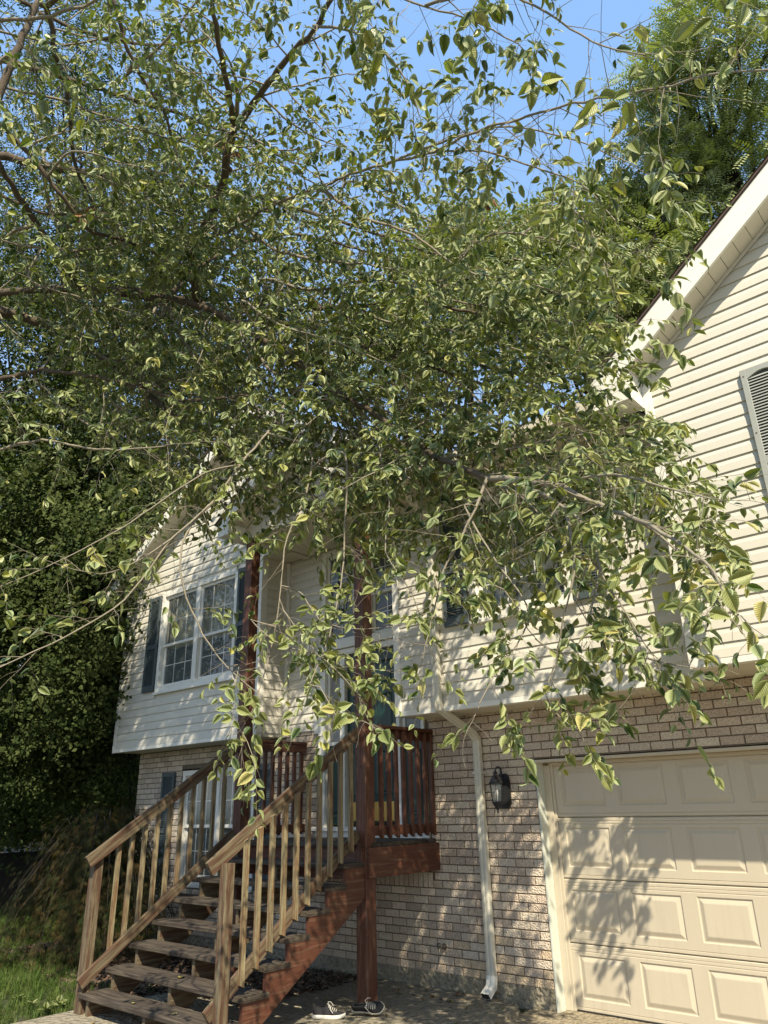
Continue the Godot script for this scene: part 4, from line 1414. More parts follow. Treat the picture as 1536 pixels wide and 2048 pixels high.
func build_ground():
	var xs := []
	var zs := []
	for k in 33:
		xs.append(-40.0 + k * 1.5)
		zs.append(-24.0 + k * 1.2)
	for e in [60, 90, 150, 260, 420]:
		xs.push_front(-float(e) + 5.0)
		xs.append(float(e) - 30.0)
		zs.push_front(-float(e) + 20.0)
		zs.append(float(e) - 20.0)
	var b := MB.new()
	b.st.set_smooth_group(0)
	for j in zs.size() - 1:
		for i in xs.size() - 1:
			b.quad(Vector3(xs[i], height(xs[i], zs[j + 1]), zs[j + 1]), Vector3(xs[i + 1], height(xs[i + 1], zs[j + 1]), zs[j + 1]), Vector3(xs[i + 1], height(xs[i + 1], zs[j]), zs[j]), Vector3(xs[i], height(xs[i], zs[j]), zs[j]))
	struct("ground", b.done(), M.ground)
	var d := MB.new()
	d.slab(PackedVector2Array([Vector2(-4.30, 0.0), Vector2(1.2, 0.0), Vector2(1.6, -14.0), Vector2(-3.9, -14.0), Vector2(-4.28, -2.2)]), Vector3(0, -0.06, 0), Vector3.RIGHT, Vector3(0, 0, -1), 0.058)
	d.box(Vector3(-4.06, -0.06, -0.24), Vector3(0.98, -0.004, -0.002))
	struct("driveway", d.done(), M.drive)
	var s := MB.new()
	s.slab(PackedVector2Array([Vector2(-7.62, -0.01), Vector2(-4.52, -0.01), Vector2(-4.27, -0.27), Vector2(-4.30, -0.9), Vector2(-4.42, -3.6), Vector2(-7.62, -3.6)]), Vector3(0, -0.08, 0), Vector3.RIGHT, Vector3(0, 0, -1), 0.11)
	struct("concrete_pad", s.done(), M.slab)
	var m := MB.new()
	m.slab(PackedVector2Array([Vector2(-11.8, -0.02), Vector2(-7.63, -0.02), Vector2(-7.63, -2.05), Vector2(-8.3, -2.4), Vector2(-9.6, -2.1), Vector2(-11.2, -1.7), Vector2(-12.0, -0.9)]), Vector3(0, -0.02, 0), Vector3.RIGHT, Vector3(0, 0, -1), 0.062)
	struct("mulch_bed", m.done(), M.mulch_soil)
	# bark chips and dead leaves
	var chip := MB.new()
	chip.quad(Vector3(-0.02, 0, 0.006), Vector3(0.022, 0.004, 0.008), Vector3(0.018, 0.006, -0.008), Vector3(-0.02, 0.002, -0.007))
	chip.quad(Vector3(-0.02, -0.004, 0.007), Vector3(0.022, -0.002, 0.009), Vector3(0.022, 0.004, 0.008), Vector3(-0.02, 0, 0.006))
	var w := []
	var t := []
	for i in 7000:
		var q := Vector3(rv(-11.5, -7.5), 0, rv(0.05, 2.15))
		if i > 5600:
			q = Vector3(rv(-7.6, -6.3), 0, rv(0.1, 1.7))
		q.y = 0.052 if q.x < -7.63 else 0.036
		w.append(Transform3D(Basis.from_euler(Vector3(rv(-0.5, 0.5), rv(0, TAU), rv(-0.5, 0.5))).scaled(Vector3.ONE * rv(0.6, 2.0)), q))
		t.append([Color(0.10, 0.055, 0.032), Color(0.07, 0.045, 0.03), Color(0.17, 0.115, 0.075), Color(0.05, 0.032, 0.022)][i % 4] * rv(0.7, 1.2))
	scatter("mulch_chips", chip.done(), M.chip, w, t, self)
	# leaf litter blown onto the slab and the mulch
	var lw := []
	var lt := []
	for i in 170:
		var q := Vector3(rv(-7.5, -4.3), 0.036, rv(0.06, 2.9)) if i < 110 else Vector3(rv(-4.2, -1.0), 0.004, rv(0.1, 3.0))
		if q.x < -4.6 and q.z > 1.0 and rng.randf() < 0.5:
			q.z = rv(0.06, 0.5)
		lw.append(Transform3D(Basis.from_euler(Vector3(-PI / 2 + rv(-0.25, 0.25), rv(0, TAU), rv(-0.2, 0.2))).scaled(Vector3.ONE * rv(0.03, 0.075)), q + Vector3(0, 0.008, 0)))
		lt.append([Color(0.20, 0.12, 0.06), Color(0.30, 0.22, 0.11), Color(0.26, 0.26, 0.09), Color(0.13, 0.08, 0.045)][i % 4] * rv(0.7, 1.2))
	scatter("leaf_litter", leaf_mesh(1.0, 0.3), M.far_leaf, lw, lt, self)
	# lawn
	var tuft := MB.new()
	for i in 9:
		var a := rv(0, TAU)
		var foot := Vector3(rv(-0.04, 0.04), 0, rv(-0.04, 0.04))
		var h := rv(0.05, 0.10)
		var out := Vector3(cos(a), 0, sin(a))
		var sd := Vector3(-sin(a), 0, cos(a)) * 0.0028
		var m1 := foot + Vector3(0, h * 0.6, 0) + out * h * 0.18
		var tip := foot + Vector3(0, h, 0) + out * h * 0.6
		tuft.quad(foot - sd, foot + sd, m1 + sd * 0.8, m1 - sd * 0.8)
		tuft.tri(m1 - sd * 0.8, m1 + sd * 0.8, tip)
	var gw := []
	var gt := []
	for i in 26000:
		var q := Vector3(rv(-19.0, -7.62), 0, rv(-3.0, 5.2))
		if q.z < 2.1 and q.x > -11.6 and q.z > -0.3:
			if q.z < 1.75 + 0.3 * sin(q.x * 2.0):
				continue
		if q.x > -11.4 and q.z < 0:
			continue
		q.y = height(q.x, q.z)
		gw.append(Transform3D(Basis.from_euler(Vector3(0, rv(0, TAU), 0)).scaled(Vector3(1, rv(0.6, 1.5), 1)), q))
		gt.append(Color(0.062, 0.115, 0.026).lerp(Color(0.11, 0.14, 0.04), rng.randf()) * rv(0.7, 1.25))
	scatter("lawn_grass", tuft.done(), M.far_leaf, gw, gt, self)
	# broad weeds at the edge of the lawn by the first step
	for i in 5:
		var at := Vector3(-7.75 - rv(0, 0.9), 0.03, 2.45 + rv(0, 0.5))
		var wd := thing("weed", ["broad-leaved weed in the grass closest to the bottom step", "low weed among the grass by the mulch", "small weed rosette in the lawn", "spreading weed at the lawn edge", "upright weed beside the newel"][i], "weed", at, "weeds at the lawn edge")
		var b2 := MB.new()
		for k in 7:
			var a := TAU * k / 7.0 + rv(-0.3, 0.3)
			add_leaf(b2, Vector3(0, 0.01, 0), Vector3(cos(a), rv(0.3, 1.1), sin(a)).normalized(), Vector3.UP, rv(0.07, 0.12))
		var o := MeshInstance3D.new()
		o.name = "leaves"
		o.mesh = b2.done()
		o.material_override = M.leaf_part_1
		o.set_meta("kind", "stuff")
		wd.add_child(o)


func add_leaf(b: MB, at: Vector3, dir: Vector3, up: Vector3, l: float):
	var s := dir.cross(up).normalized()
	var n := s.cross(dir)
	var prof := [[0.0, 0.02], [0.25, 0.20], [0.5, 0.25], [0.78, 0.16], [1.0, 0.0]]
	b.st.set_smooth_group(0)
	for i in 4:
		var p: Array = prof[i]
		var q: Array = prof[i + 1]
		var c0: Vector3 = at + dir * (l * p[0]) - n * (l * 0.20 * p[0] * p[0])
		var c1: Vector3 = at + dir * (l * q[0]) - n * (l * 0.20 * q[0] * q[0])
		for k in [-1.0, 1.0]:
			var e0: Vector3 = c0 + s * (k * l * p[1]) + n * (l * p[1] * 0.3)
			var e1: Vector3 = c1 + s * (k * l * q[1]) + n * (l * q[1] * 0.3)
			var u := 0.5
			var ua = 0.5 + k * p[1] * 1.9
			var ub = 0.5 + k * q[1] * 1.9
			b.tri(c0, e0, e1, Vector2(u, p[0]), Vector2(ua, p[0]), Vector2(ub, q[0]))
			b.tri(c0, e1, c1, Vector2(u, p[0]), Vector2(ub, q[0]), Vector2(u, q[0]))
	b.st.set_smooth_group(-1)


# a leaf along +y, upper face +z, its stalk at the origin
func leaf_mesh(l: float, curl := 0.2) -> ArrayMesh:
	var b := MB.new()
	b.st.set_smooth_group(0)
	var prof := [[0.0, 0.012], [0.07, 0.014], [0.15, 0.17], [0.32, 0.285], [0.53, 0.285], [0.74, 0.20], [0.89, 0.085], [1.0, 0.0]]
	for i in prof.size() - 1:
		var p: Array = prof[i]
		var q: Array = prof[i + 1]
		for k in [-1.0, 1.0]:
			var c0 := Vector3(0, l * p[0], -l * curl * p[0] * p[0])
			var c1 := Vector3(0, l * q[0], -l * curl * q[0] * q[0])
			var e0 := c0 + Vector3(k * l * p[1], 0, l * p[1] * 0.28 + l * 0.012 * sin(i * 2.6 + k))
			var e1 := c1 + Vector3(k * l * q[1], 0, l * q[1] * 0.28 + l * 0.012 * sin((i + 1) * 2.6 + k))
			var ua: float = 0.5 + k * p[1] * 1.68
			var ub: float = 0.5 + k * q[1] * 1.68
			b.tri(c0, e0, e1, Vector2(0.5, p[0]), Vector2(ua, p[0]), Vector2(ub, q[0]))
			b.tri(c0, e1, c1, Vector2(0.5, p[0]), Vector2(ub, q[0]), Vector2(0.5, q[0]))
	return b.done()


# ---------------------------------------------------------------- the tree in front of the house
var leaf_at := []          # transforms of the leaves (unit length)
var leaf_tint := []
var twigs := MB.new()
var near_tree: Node3D
var wood := []


func leaf_here(p: Vector3, along: Vector3, side: float, size: float):
	var out := along.cross(Vector3.UP)
	if out.length() < 0.1:
		out = Vector3(rv(-1, 1), 0, rv(-1, 1))
	out = out.normalized() * side
	var dir := (along * rv(0.2, 0.9) + out * rv(0.4, 1.0) + Vector3(0, rv(-0.8, 0.25), 0) + rdir() * 0.35).normalized()
	var up := (Vector3(0.46, 0.66, 0.42) + rdir() * 0.85)
	up = (up - dir * up.dot(dir)).normalized()
	var s := size * rv(0.50, 1.32)
	leaf_at.append(Transform3D(Basis(dir.cross(up).normalized() * s * rv(0.78, 1.15), dir * s, up * s * rv(0.3, 1.9)), p + dir * 0.006))
	var t := rng.randf()
	var c := Color(0.164, 0.210, 0.064).lerp(Color(0.376, 0.397, 0.146), t)
	if rng.randf() < 0.38:
		c = c.lerp(Color(0.38, 0.44, 0.215), rv(0.2, 0.9))
	if rng.randf() < 0.07:
		c = c.lerp(Color(0.48, 0.45, 0.12), rv(0.3, 0.9))
	elif rng.randf() < 0.12:
		c = Color(0.100, 0.149, 0.049)
	leaf_tint.append(c)


func twig(p: Vector3, dir: Vector3, l: float, r: float, droop: float, leafy: float, size: float, bare: bool):
	var n := 5
	var pts := [p]
	var rad := [r]
	var d := dir
	for i in n:
		d = (d + Vector3.DOWN * droop * 0.35 + rdir() * 0.20).normalized()
		p += d * (l / n)
		pts.append(p)
		rad.append(maxf(r * (1.0 - 0.8 * (i + 1) / n), 0.0008))
	twigs.tube(pts, rad, 3, false)
	if bare:
		return
	var step := 0.036
	var at := step * 1.4
	var side := 1.0 if rng.randf() < 0.5 else -1.0
	while at < l:
		var f := at / l * n
		var i := mini(int(f), n - 1)
		if rng.randf() < leafy:
			leaf_here(pts[i].lerp(pts[i + 1], f - i), (pts[i + 1] - pts[i]).normalized(), side, size * (0.75 + 0.35 * sin(PI * clampf(at / l, 0, 1))))
		side = -side
		at += step
	if leafy > 0.3:
		leaf_here(p, d, side, size * 0.7)


func spray(p: Vector3, dir: Vector3, l: float, r: float, droop: float, leafy: float, size: float):
	var n := maxi(4, int(l / 0.12))
	var pts := [p]
	var rad := [r]
	var d := dir
	for i in n:
		d = (d + Vector3.DOWN * droop * 0.22 + rdir() * 0.22).normalized()
		p += d * (l / n)
		pts.append(p)
		rad.append(maxf(r * (1.0 - 0.75 * (i + 1) / n), 0.0012))
	twigs.tube(pts, rad, 4, false)
	var side := 1.0
	for i in range(1, n + 1):
		var along: Vector3 = (pts[i] - pts[i - 1]).normalized()
		var out := along.cross(Vector3.UP + rdir() * 0.5).normalized() * side
		side = -side
		var td := (along * 0.75 + out * rv(0.5, 1.0) + rdir() * 0.25).normalized()
		var bare := rng.randf() > leafy + 0.05
		twig(pts[i], td if i < n else d, rv(0.14, 0.36) * clampf(l / 0.5, 0.68, 1.0) * (1.0 if i < n else 1.2), maxf(rad[i] * 0.6, 0.0014), droop, 0.92, size, bare)


func limb(pts: Array, r0: float, r1: float, gap: float, l0: float, l1: float, leafy: float, droop: float, size: float):
	# grow out of the nearest wood that is already there
	var near: Vector3 = wood[0]
	for w in wood:
		if (w as Vector3).distance_squared_to(pts[0]) < near.distance_squared_to(pts[0]):
			near = w
	var first: Vector3 = pts[0]
	if near.distance_to(pts[0]) > 0.03:
		pts.push_front(near)
	var c := Curve3D.new()
	for i in pts.size():
		var t: Vector3 = (pts[mini(i + 1, pts.size() - 1)] - pts[maxi(i - 1, 0)]) / 6.0
		c.add_point(pts[i], -t, t)
	var total := c.get_baked_length()
	var m := int(total / 0.10) + 2
	var q := []
	var rad := []
	for i in m + 1:
		var t := i / float(m)
		q.append(c.sample_baked(t * total) + rdir() * minf(0.012, r0 * 0.4))
		rad.append(lerpf(r0, r1, pow(t, 0.8)) * (1.0 + 0.05 * sin(i * 2.1)))
	wood.append_array(q)
	var b := MB.new()
	b.tube(q, rad, 9 if r0 > 0.02 else 6)
	part("limb", b.done(), M.bark if r0 > 0.022 else M.twig, near_tree)
	var s := gap * 0.5 + c.get_closest_offset(first)
	var side := 1.0
	while s < total:
		var p := c.sample_baked(s)
		var along := (c.sample_baked(minf(s + 0.05, total)) - c.sample_baked(maxf(s - 0.05, 0.0))).normalized()
		var out := along.cross(rdir()).normalized()
		var t := s / total
		var l := rv(l0, l1) * (1.0 - 0.35 * t)
		var d := (along * rv(0.2, 0.9) + out).normalized()
		if droop > 0.45:
			d = (d + Vector3(0, -0.35, 0)).normalized()
		spray(p, d, l, clampf(lerpf(r0, r1, t) * 0.4, 0.0022, 0.009), droop, leafy, size)
		if rng.randf() < (0.8 if leafy < 0.9 else 0.3) and r0 > 0.0075:
			var q1 := c.sample_baked(minf(s + gap * 0.4, total))
			twig(q1, (along * rv(-0.2, 0.8) + along.cross(rdir()).normalized()).normalized(), rv(0.25, 0.65), rv(0.0016, 0.0032), rv(-0.05, 0.3), 0.0, size, true)
		s += gap * rv(0.7, 1.3)
	spray(pts[-1], (pts[-1] - pts[-2]).normalized(), l0, r1 * 0.7, droop, leafy, size)


func build_near_tree():
	var at := Vector3(-10.6, 0.0, 5.2)
	near_tree = thing("front_yard_tree", "large elm-like tree leaning over the house front, leafy grey-brown limbs and drooping twigs", "tree", at)
	var b := MB.new()
	var pts := [at + Vector3(0, -0.2, 0), at + Vector3(0.02, 0.3, 0), at + Vector3(0.1, 1.4, -0.05), at + Vector3(0.2, 2.8, -0.1), at + Vector3(0.35, 4.2, -0.2), at + Vector3(0.6, 5.2, -0.3), at + Vector3(0.75, 5.9, -0.35)]
	b.tube(pts, [0.42, 0.31, 0.26, 0.23, 0.20, 0.17, 0.13], 14)
	part("trunk", b.done(), M.bark, near_tree)
	for e in [[pts[5], Vector3(-7.42, 6.58, 5.21), 0.13, 0.088], [pts[6], Vector3(-7.30, 6.64, 4.89), 0.10, 0.062], [pts[6], Vector3(-7.38, 8.59, 5.20), 0.09, 0.052]]:
		var l := MB.new()
		var mid: Vector3 = (e[0] + e[1]) / 2 + Vector3(0, 0.12, 0)
		for i in 8:
			wood.append((e[0] as Vector3).lerp(e[1], (i + 1) / 8.0))
		l.tube([e[0], mid, e[1]], [e[2], (e[2] + e[3]) / 2, e[3]], 10)
		part("limb", l.done(), M.bark, near_tree)
	limb([Vector3(-7.42, 6.58, 5.21), Vector3(-6.16, 6.55, 4.33), Vector3(-5.33, 6.25, 3.81), Vector3(-4.96, 6.08, 3.67), Vector3(-4.63, 5.80, 3.48), Vector3(-4.22, 5.42, 3.31), Vector3(-3.82, 4.97, 3.15), Vector3(-3.30, 4.50, 3.07), Vector3(-2.73, 3.95, 3.10), Vector3(-2.26, 3.60, 3.26)], 0.044, 0.017, 0.13, 0.7, 1.4, 0.85, 0.3, 0.075)
	limb([Vector3(-2.26, 3.60, 3.26), Vector3(-1.74, 3.34, 3.45), Vector3(-1.40, 3.06, 3.64), Vector3(-1.04, 2.77, 3.84), Vector3(-0.82, 2.51, 4.07), Vector3(-0.70, 2.29, 4.25)], 0.02, 0.004, 0.182, 0.2975, 0.6, 0.8075, 0.22, 0.0731)
	limb([Vector3(-2.26, 3.60, 3.26), Vector3(-2.29, 3.32, 3.40), Vector3(-2.36, 3.02, 3.58), Vector3(-2.41, 2.76, 3.65), Vector3(-2.43, 2.53, 3.73)], 0.012, 0.003, 0.14, 0.255, 0.48, 0.6375, 0.275, 0.07)
	limb([Vector3(-2.22, 3.61, 3.23), Vector3(-1.79, 3.29, 3.33), Vector3(-1.55, 3.02, 3.46), Vector3(-1.47, 2.77, 3.57), Vector3(-1.33, 2.48, 3.65), Vector3(-1.28, 2.35, 3.60)], 0.015, 0.003, 0.168, 0.2975, 0.56, 0.8075, 0.275, 0.0688)
	limb([Vector3(-1.74, 3.34, 3.45), Vector3(-1.29, 3.18, 3.65), Vector3(-1.02, 2.98, 3.81), Vector3(-0.82, 2.84, 3.91)], 0.01, 0.003, 0.182, 0.255, 0.44, 0.8075, 0.165, 0.0688)
	limb([Vector3(-1.73, 3.24, 3.34), Vector3(-1.61, 2.83, 3.54), Vector3(-1.70, 2.56, 3.56), Vector3(-1.80, 2.34, 3.51)], 0.01, 0.003, 0.21, 0.255, 0.32, 0.8075, 0.33, 0.0688)
	limb([Vector3(-5.96, 6.99, 3.11), Vector3(-5.57, 7.04, 3.43), Vector3(-5.21, 7.12, 3.57), Vector3(-4.68, 7.17, 3.73), Vector3(-4.37, 7.18, 3.90), Vector3(-4.01, 7.22, 4.07)], 0.055, 0.034, 0.22, 0.69, 1.38, 0.9, 0.12, 0.0805)
	limb([Vector3(-4.01, 7.22, 4.07), Vector3(-3.74, 7.23, 4.36), Vector3(-3.46, 7.24, 4.67), Vector3(-3.18, 7.36, 4.95)], 0.0308, 0.015, 0.18, 0.575, 1.265, 0.9, 0.12, 0.0805)
	limb([Vector3(-4.01, 7.22, 4.07), Vector3(-3.54, 7.12, 4.17), Vector3(-3.10, 6.99, 4.29), Vector3(-2.66, 6.84, 4.39), Vector3(-2.16, 6.72, 4.55)], 0.033, 0.014, 0.18, 0.575, 1.15, 0.85, 0.15, 0.0805)
	limb([Vector3(-5.30, 7.01, 5.71), Vector3(-5.19, 6.84, 5.25), Vector3(-5.17, 6.57, 4.92), Vector3(-5.28, 6.51, 4.63), Vector3(-5.33, 6.66, 4.28), Vector3(-5.46, 6.82, 3.79)], 0.033, 0.012, 0.17, 0.69, 1.38, 0.9, 0.25, 0.0805)
	limb([Vector3(-4.95, 8.24, 5.49), Vector3(-5.13, 8.04, 5.24), Vector3(-5.40, 7.90, 4.97), Vector3(-5.86, 7.70, 4.63), Vector3(-6.19, 7.53, 4.17)], 0.0352, 0.014, 0.18, 0.69, 1.38, 0.9, 0.2, 0.07475)
	limb([Vector3(-4.38, 6.77, 6.02), Vector3(-3.99, 6.74, 5.78), Vector3(-3.59, 6.69, 5.59), Vector3(-3.15, 6.65, 5.44)], 0.022, 0.008, 0.16, 0.575, 1.15, 0.9, 0.3, 0.08625)
	limb([Vector3(-6.64, 7.43, 5.28), Vector3(-6.07, 7.15, 4.71), Vector3(-5.41, 7.15, 4.35), Vector3(-4.89, 7.02, 4.13)], 0.0242, 0.008, 0.17, 0.69, 1.265, 0.9, 0.3, 0.0782)
	limb([Vector3(-4.36, 8.16, 5.25), Vector3(-4.43, 7.70, 4.88), Vector3(-4.47, 7.38, 4.49), Vector3(-4.62, 7.13, 4.21)], 0.0242, 0.01, 0.18, 0.575, 1.15, 0.9, 0.2, 0.07475)
	limb([Vector3(-7.30, 6.64, 4.89), Vector3(-6.83, 6.49, 4.25), Vector3(-6.50, 6.18, 3.88), Vector3(-6.20, 5.86, 3.62), Vector3(-5.92, 5.52, 3.42), Vector3(-5.53, 5.07, 3.18), Vector3(-5.11, 4.71, 3.06)], 0.06, 0.02, 0.18, 0.7, 1.4, 0.75, 0.3, 0.068)
	limb([Vector3(-6.95, 5.61, 4.84), Vector3(-6.34, 5.63, 4.45), Vector3(-5.69, 5.41, 4.07), Vector3(-5.05, 5.09, 3.73), Vector3(-4.33, 4.93, 3.52)], 0.03, 0.01, 0.18, 0.7, 1.3, 0.75, 0.3, 0.068)
	limb([Vector3(-6.49, 4.70, 4.85), Vector3(-5.91, 4.71, 4.51), Vector3(-5.39, 4.54, 4.22), Vector3(-4.80, 4.46, 3.98)], 0.02, 0.006, 0.2, 0.6, 1, 0.65, 0.35, 0.068)
	limb([Vector3(-4.94, 6.99, 3.52), Vector3(-4.08, 6.73, 3.60), Vector3(-3.45, 6.52, 3.58), Vector3(-3.05, 6.33, 3.64), Vector3(-2.64, 6.12, 3.67), Vector3(-2.18, 5.80, 3.77), Vector3(-1.77, 5.59, 3.86), Vector3(-1.37, 5.29, 3.98), Vector3(-1.03, 5.02, 4.09), Vector3(-0.69, 4.72, 4.19), Vector3(-0.37, 4.45, 4.29), Vector3(-0.19, 4.27, 4.34)], 0.0187, 0.004, 0.17, 0.46, 0.92, 0.5, 0.3, 0.0805)
	limb([Vector3(-2.64, 6.12, 3.67), Vector3(-2.14, 5.93, 3.69), Vector3(-1.69, 5.68, 3.73), Vector3(-1.36, 5.36, 3.76), Vector3(-1.12, 5.09, 3.74), Vector3(-0.93, 4.81, 3.74)], 0.011, 0.003, 0.15, 0.46, 0.805, 0.65, 0.35, 0.0805)
	limb([Vector3(-2.18, 5.80, 3.77), Vector3(-1.79, 5.52, 3.78), Vector3(-1.49, 5.21, 3.74), Vector3(-1.21, 4.88, 3.73), Vector3(-1.07, 4.55, 3.70)], 0.0088, 0.003, 0.14, 0.46, 0.7475, 0.75, 0.4, 0.0805)
	limb([Vector3(-3.45, 6.52, 3.58), Vector3(-3.14, 6.12, 3.43), Vector3(-2.72, 5.76, 3.28), Vector3(-2.43, 5.39, 3.07), Vector3(-2.00, 5.07, 3.06), Vector3(-1.62, 4.70, 3.06)], 0.0154, 0.004, 0.15, 0.575, 1.035, 0.95, 0.35, 0.0805)
	limb([Vector3(-2.45, 6.73, 4.89), Vector3(-2.07, 6.38, 4.65), Vector3(-1.67, 6.01, 4.44), Vector3(-1.40, 5.74, 4.30), Vector3(-1.25, 5.56, 4.18)], 0.0132, 0.004, 0.16, 0.345, 0.7475, 0.8, 0.5, 0.08625)
	limb([Vector3(-2.68, 6.85, 4.42), Vector3(-2.31, 6.53, 4.30), Vector3(-2.13, 6.21, 4.11), Vector3(-2.12, 5.95, 3.94)], 0.0132, 0.004, 0.15, 0.345, 0.69, 0.85, 0.4, 0.0805)
	limb([Vector3(-1.67, 6.01, 4.44), Vector3(-1.25, 5.72, 4.43), Vector3(-1.00, 5.42, 4.30), Vector3(-0.83, 5.11, 4.24), Vector3(-0.62, 4.85, 4.24)], 0.0099, 0.003, 0.15, 0.345, 0.575, 0.8, 0.5, 0.08625)
	limb([Vector3(-5.55, 6.62, 2.81), Vector3(-4.68, 6.42, 2.68), Vector3(-3.84, 6.11, 2.56), Vector3(-3.13, 5.73, 2.58), Vector3(-2.54, 5.30, 2.52), Vector3(-2.15, 4.90, 2.57), Vector3(-1.85, 4.65, 2.57)], 0.033, 0.006, 0.12, 0.69, 1.265, 0.95, 0.3, 0.0828)
	limb([Vector3(-5.06, 6.16, 2.61), Vector3(-4.20, 5.88, 2.46), Vector3(-3.51, 5.42, 2.41), Vector3(-2.93, 4.99, 2.35), Vector3(-2.37, 4.60, 2.40), Vector3(-2.02, 4.29, 2.50), Vector3(-1.80, 4.04, 2.55)], 0.0286, 0.006, 0.12, 0.575, 1.15, 0.95, 0.35, 0.0851)
	limb([Vector3(-4.70, 7.14, 3.71), Vector3(-4.43, 6.67, 3.43), Vector3(-3.99, 6.33, 3.19), Vector3(-3.44, 6.08, 2.99), Vector3(-2.94, 5.74, 2.82)], 0.022, 0.006, 0.14, 0.69, 1.15, 0.95, 0.3, 0.0805)
	limb([Vector3(-5.55, 6.62, 2.81), Vector3(-4.89, 6.70, 3.04), Vector3(-4.32, 6.36, 2.88), Vector3(-3.55, 6.13, 2.74), Vector3(-2.93, 5.67, 2.57), Vector3(-2.41, 5.35, 2.49)], 0.022, 0.006, 0.14, 0.69, 1.15, 0.95, 0.3, 0.0805)
	limb([Vector3(-4.59, 5.62, 2.42), Vector3(-3.91, 5.41, 2.37), Vector3(-3.32, 4.95, 2.26), Vector3(-2.74, 4.54, 2.26), Vector3(-2.16, 4.17, 2.34), Vector3(-1.84, 3.82, 2.46)], 0.0198, 0.005, 0.15, 0.575, 1.035, 0.95, 0.35, 0.0874)
	limb([Vector3(-6.40, 7.16, 3.22), Vector3(-6.45, 6.44, 3.49), Vector3(-6.15, 5.90, 3.43), Vector3(-5.54, 5.55, 3.09), Vector3(-4.87, 5.15, 2.74)], 0.022, 0.006, 0.16, 0.69, 1.265, 0.75, 0.35, 0.0805)
	limb([Vector3(-3.01, 5.71, 2.66), Vector3(-2.39, 5.78, 2.88), Vector3(-1.95, 5.52, 2.92), Vector3(-1.57, 5.15, 2.93), Vector3(-1.40, 4.91, 2.90)], 0.0132, 0.004, 0.14, 0.46, 0.92, 0.95, 0.35, 0.0828)
	limb([Vector3(-4.08, 4.86, 3.33), Vector3(-4.05, 4.50, 3.52), Vector3(-4.07, 4.11, 3.78), Vector3(-4.10, 3.79, 3.95), Vector3(-4.09, 3.42, 4.27), Vector3(-4.08, 2.94, 4.57), Vector3(-4.01, 2.63, 4.96), Vector3(-3.99, 2.39, 5.35)], 0.012, 0.003, 0.2, 0.2125, 0.48, 0.4675, 0.33, 0.075)
	limb([Vector3(-4.07, 4.11, 3.78), Vector3(-4.06, 3.98, 4.04), Vector3(-4.11, 3.72, 4.31), Vector3(-4.17, 3.41, 4.61), Vector3(-4.23, 3.10, 4.99), Vector3(-4.22, 2.85, 5.34)], 0.007, 0.002, 0.2, 0.255, 0.48, 0.4675, 0.275, 0.075)
	limb([Vector3(-4.10, 3.79, 3.95), Vector3(-4.11, 3.51, 4.15), Vector3(-4.07, 3.21, 4.21), Vector3(-4.00, 2.91, 4.13), Vector3(-3.82, 2.60, 4.03), Vector3(-3.58, 2.38, 3.90)], 0.01, 0.003, 0.26, 0.17, 0.36, 0.2975, 0.33, 0.068)
	limb([Vector3(-3.76, 4.28, 3.36), Vector3(-3.70, 3.82, 3.46), Vector3(-3.72, 3.48, 3.61), Vector3(-3.68, 3.03, 3.68), Vector3(-3.70, 2.69, 3.73), Vector3(-3.64, 2.32, 3.89)], 0.009, 0.003, 0.18, 0.2125, 0.44, 0.51, 0.385, 0.07)
	limb([Vector3(-3.39, 4.15, 3.36), Vector3(-3.35, 3.54, 3.40), Vector3(-3.31, 3.13, 3.47), Vector3(-3.29, 2.74, 3.60), Vector3(-3.27, 2.41, 3.78)], 0.01, 0.003, 0.18, 0.2125, 0.4, 0.51, 0.385, 0.07)
	limb([Vector3(-3.23, 2.41, 3.74), Vector3(-2.95, 2.18, 3.85), Vector3(-2.69, 2.15, 3.94)], 0.004, 0.002, 0.17, 0.102, 0.2, 0.595, 0.33, 0.085)
	limb([Vector3(-3.14, 4.10, 3.25), Vector3(-3.01, 3.66, 3.31), Vector3(-3.00, 3.28, 3.39), Vector3(-2.81, 2.98, 3.38), Vector3(-2.69, 2.70, 3.39)], 0.009, 0.003, 0.18, 0.2125, 0.4, 0.51, 0.385, 0.07)
	limb([Vector3(-3.69, 3.00, 3.67), Vector3(-3.46, 2.70, 3.61), Vector3(-3.24, 2.55, 3.56), Vector3(-2.96, 2.49, 3.50)], 0.005, 0.002, 0.11, 0.17, 0.304, 0.7225, 0.275, 0.074)
	limb([Vector3(-1.56, 2.86, 3.47), Vector3(-1.65, 2.66, 3.51), Vector3(-1.58, 2.48, 3.48), Vector3(-1.39, 2.38, 3.49)], 0.005, 0.002, 0.11, 0.17, 0.288, 0.7225, 0.2475, 0.076)
	limb([Vector3(-2.09, 2.82, 3.44), Vector3(-1.97, 2.55, 3.42), Vector3(-1.79, 2.42, 3.41)], 0.005, 0.002, 0.12, 0.17, 0.288, 0.7225, 0.2475, 0.076)
	limb([Vector3(-3.58, 3.09, 3.59), Vector3(-3.39, 2.85, 3.59), Vector3(-3.08, 2.75, 3.54), Vector3(-2.80, 2.74, 3.49)], 0.005, 0.002, 0.12, 0.17, 0.28, 0.68, 0.33, 0.07)
	limb([Vector3(-3.83, 2.90, 3.80), Vector3(-3.58, 2.70, 3.75), Vector3(-3.28, 2.60, 3.69), Vector3(-3.03, 2.39, 3.68)], 0.005, 0.002, 0.12, 0.17, 0.32, 0.68, 0.33, 0.07)
	limb([Vector3(-3.75, 2.58, 3.93), Vector3(-3.57, 2.27, 4.12), Vector3(-3.41, 2.12, 4.13), Vector3(-3.35, 2.01, 4.12)], 0.004, 0.002, 0.16, 0.1275, 0.224, 0.68, 0.33, 0.07)
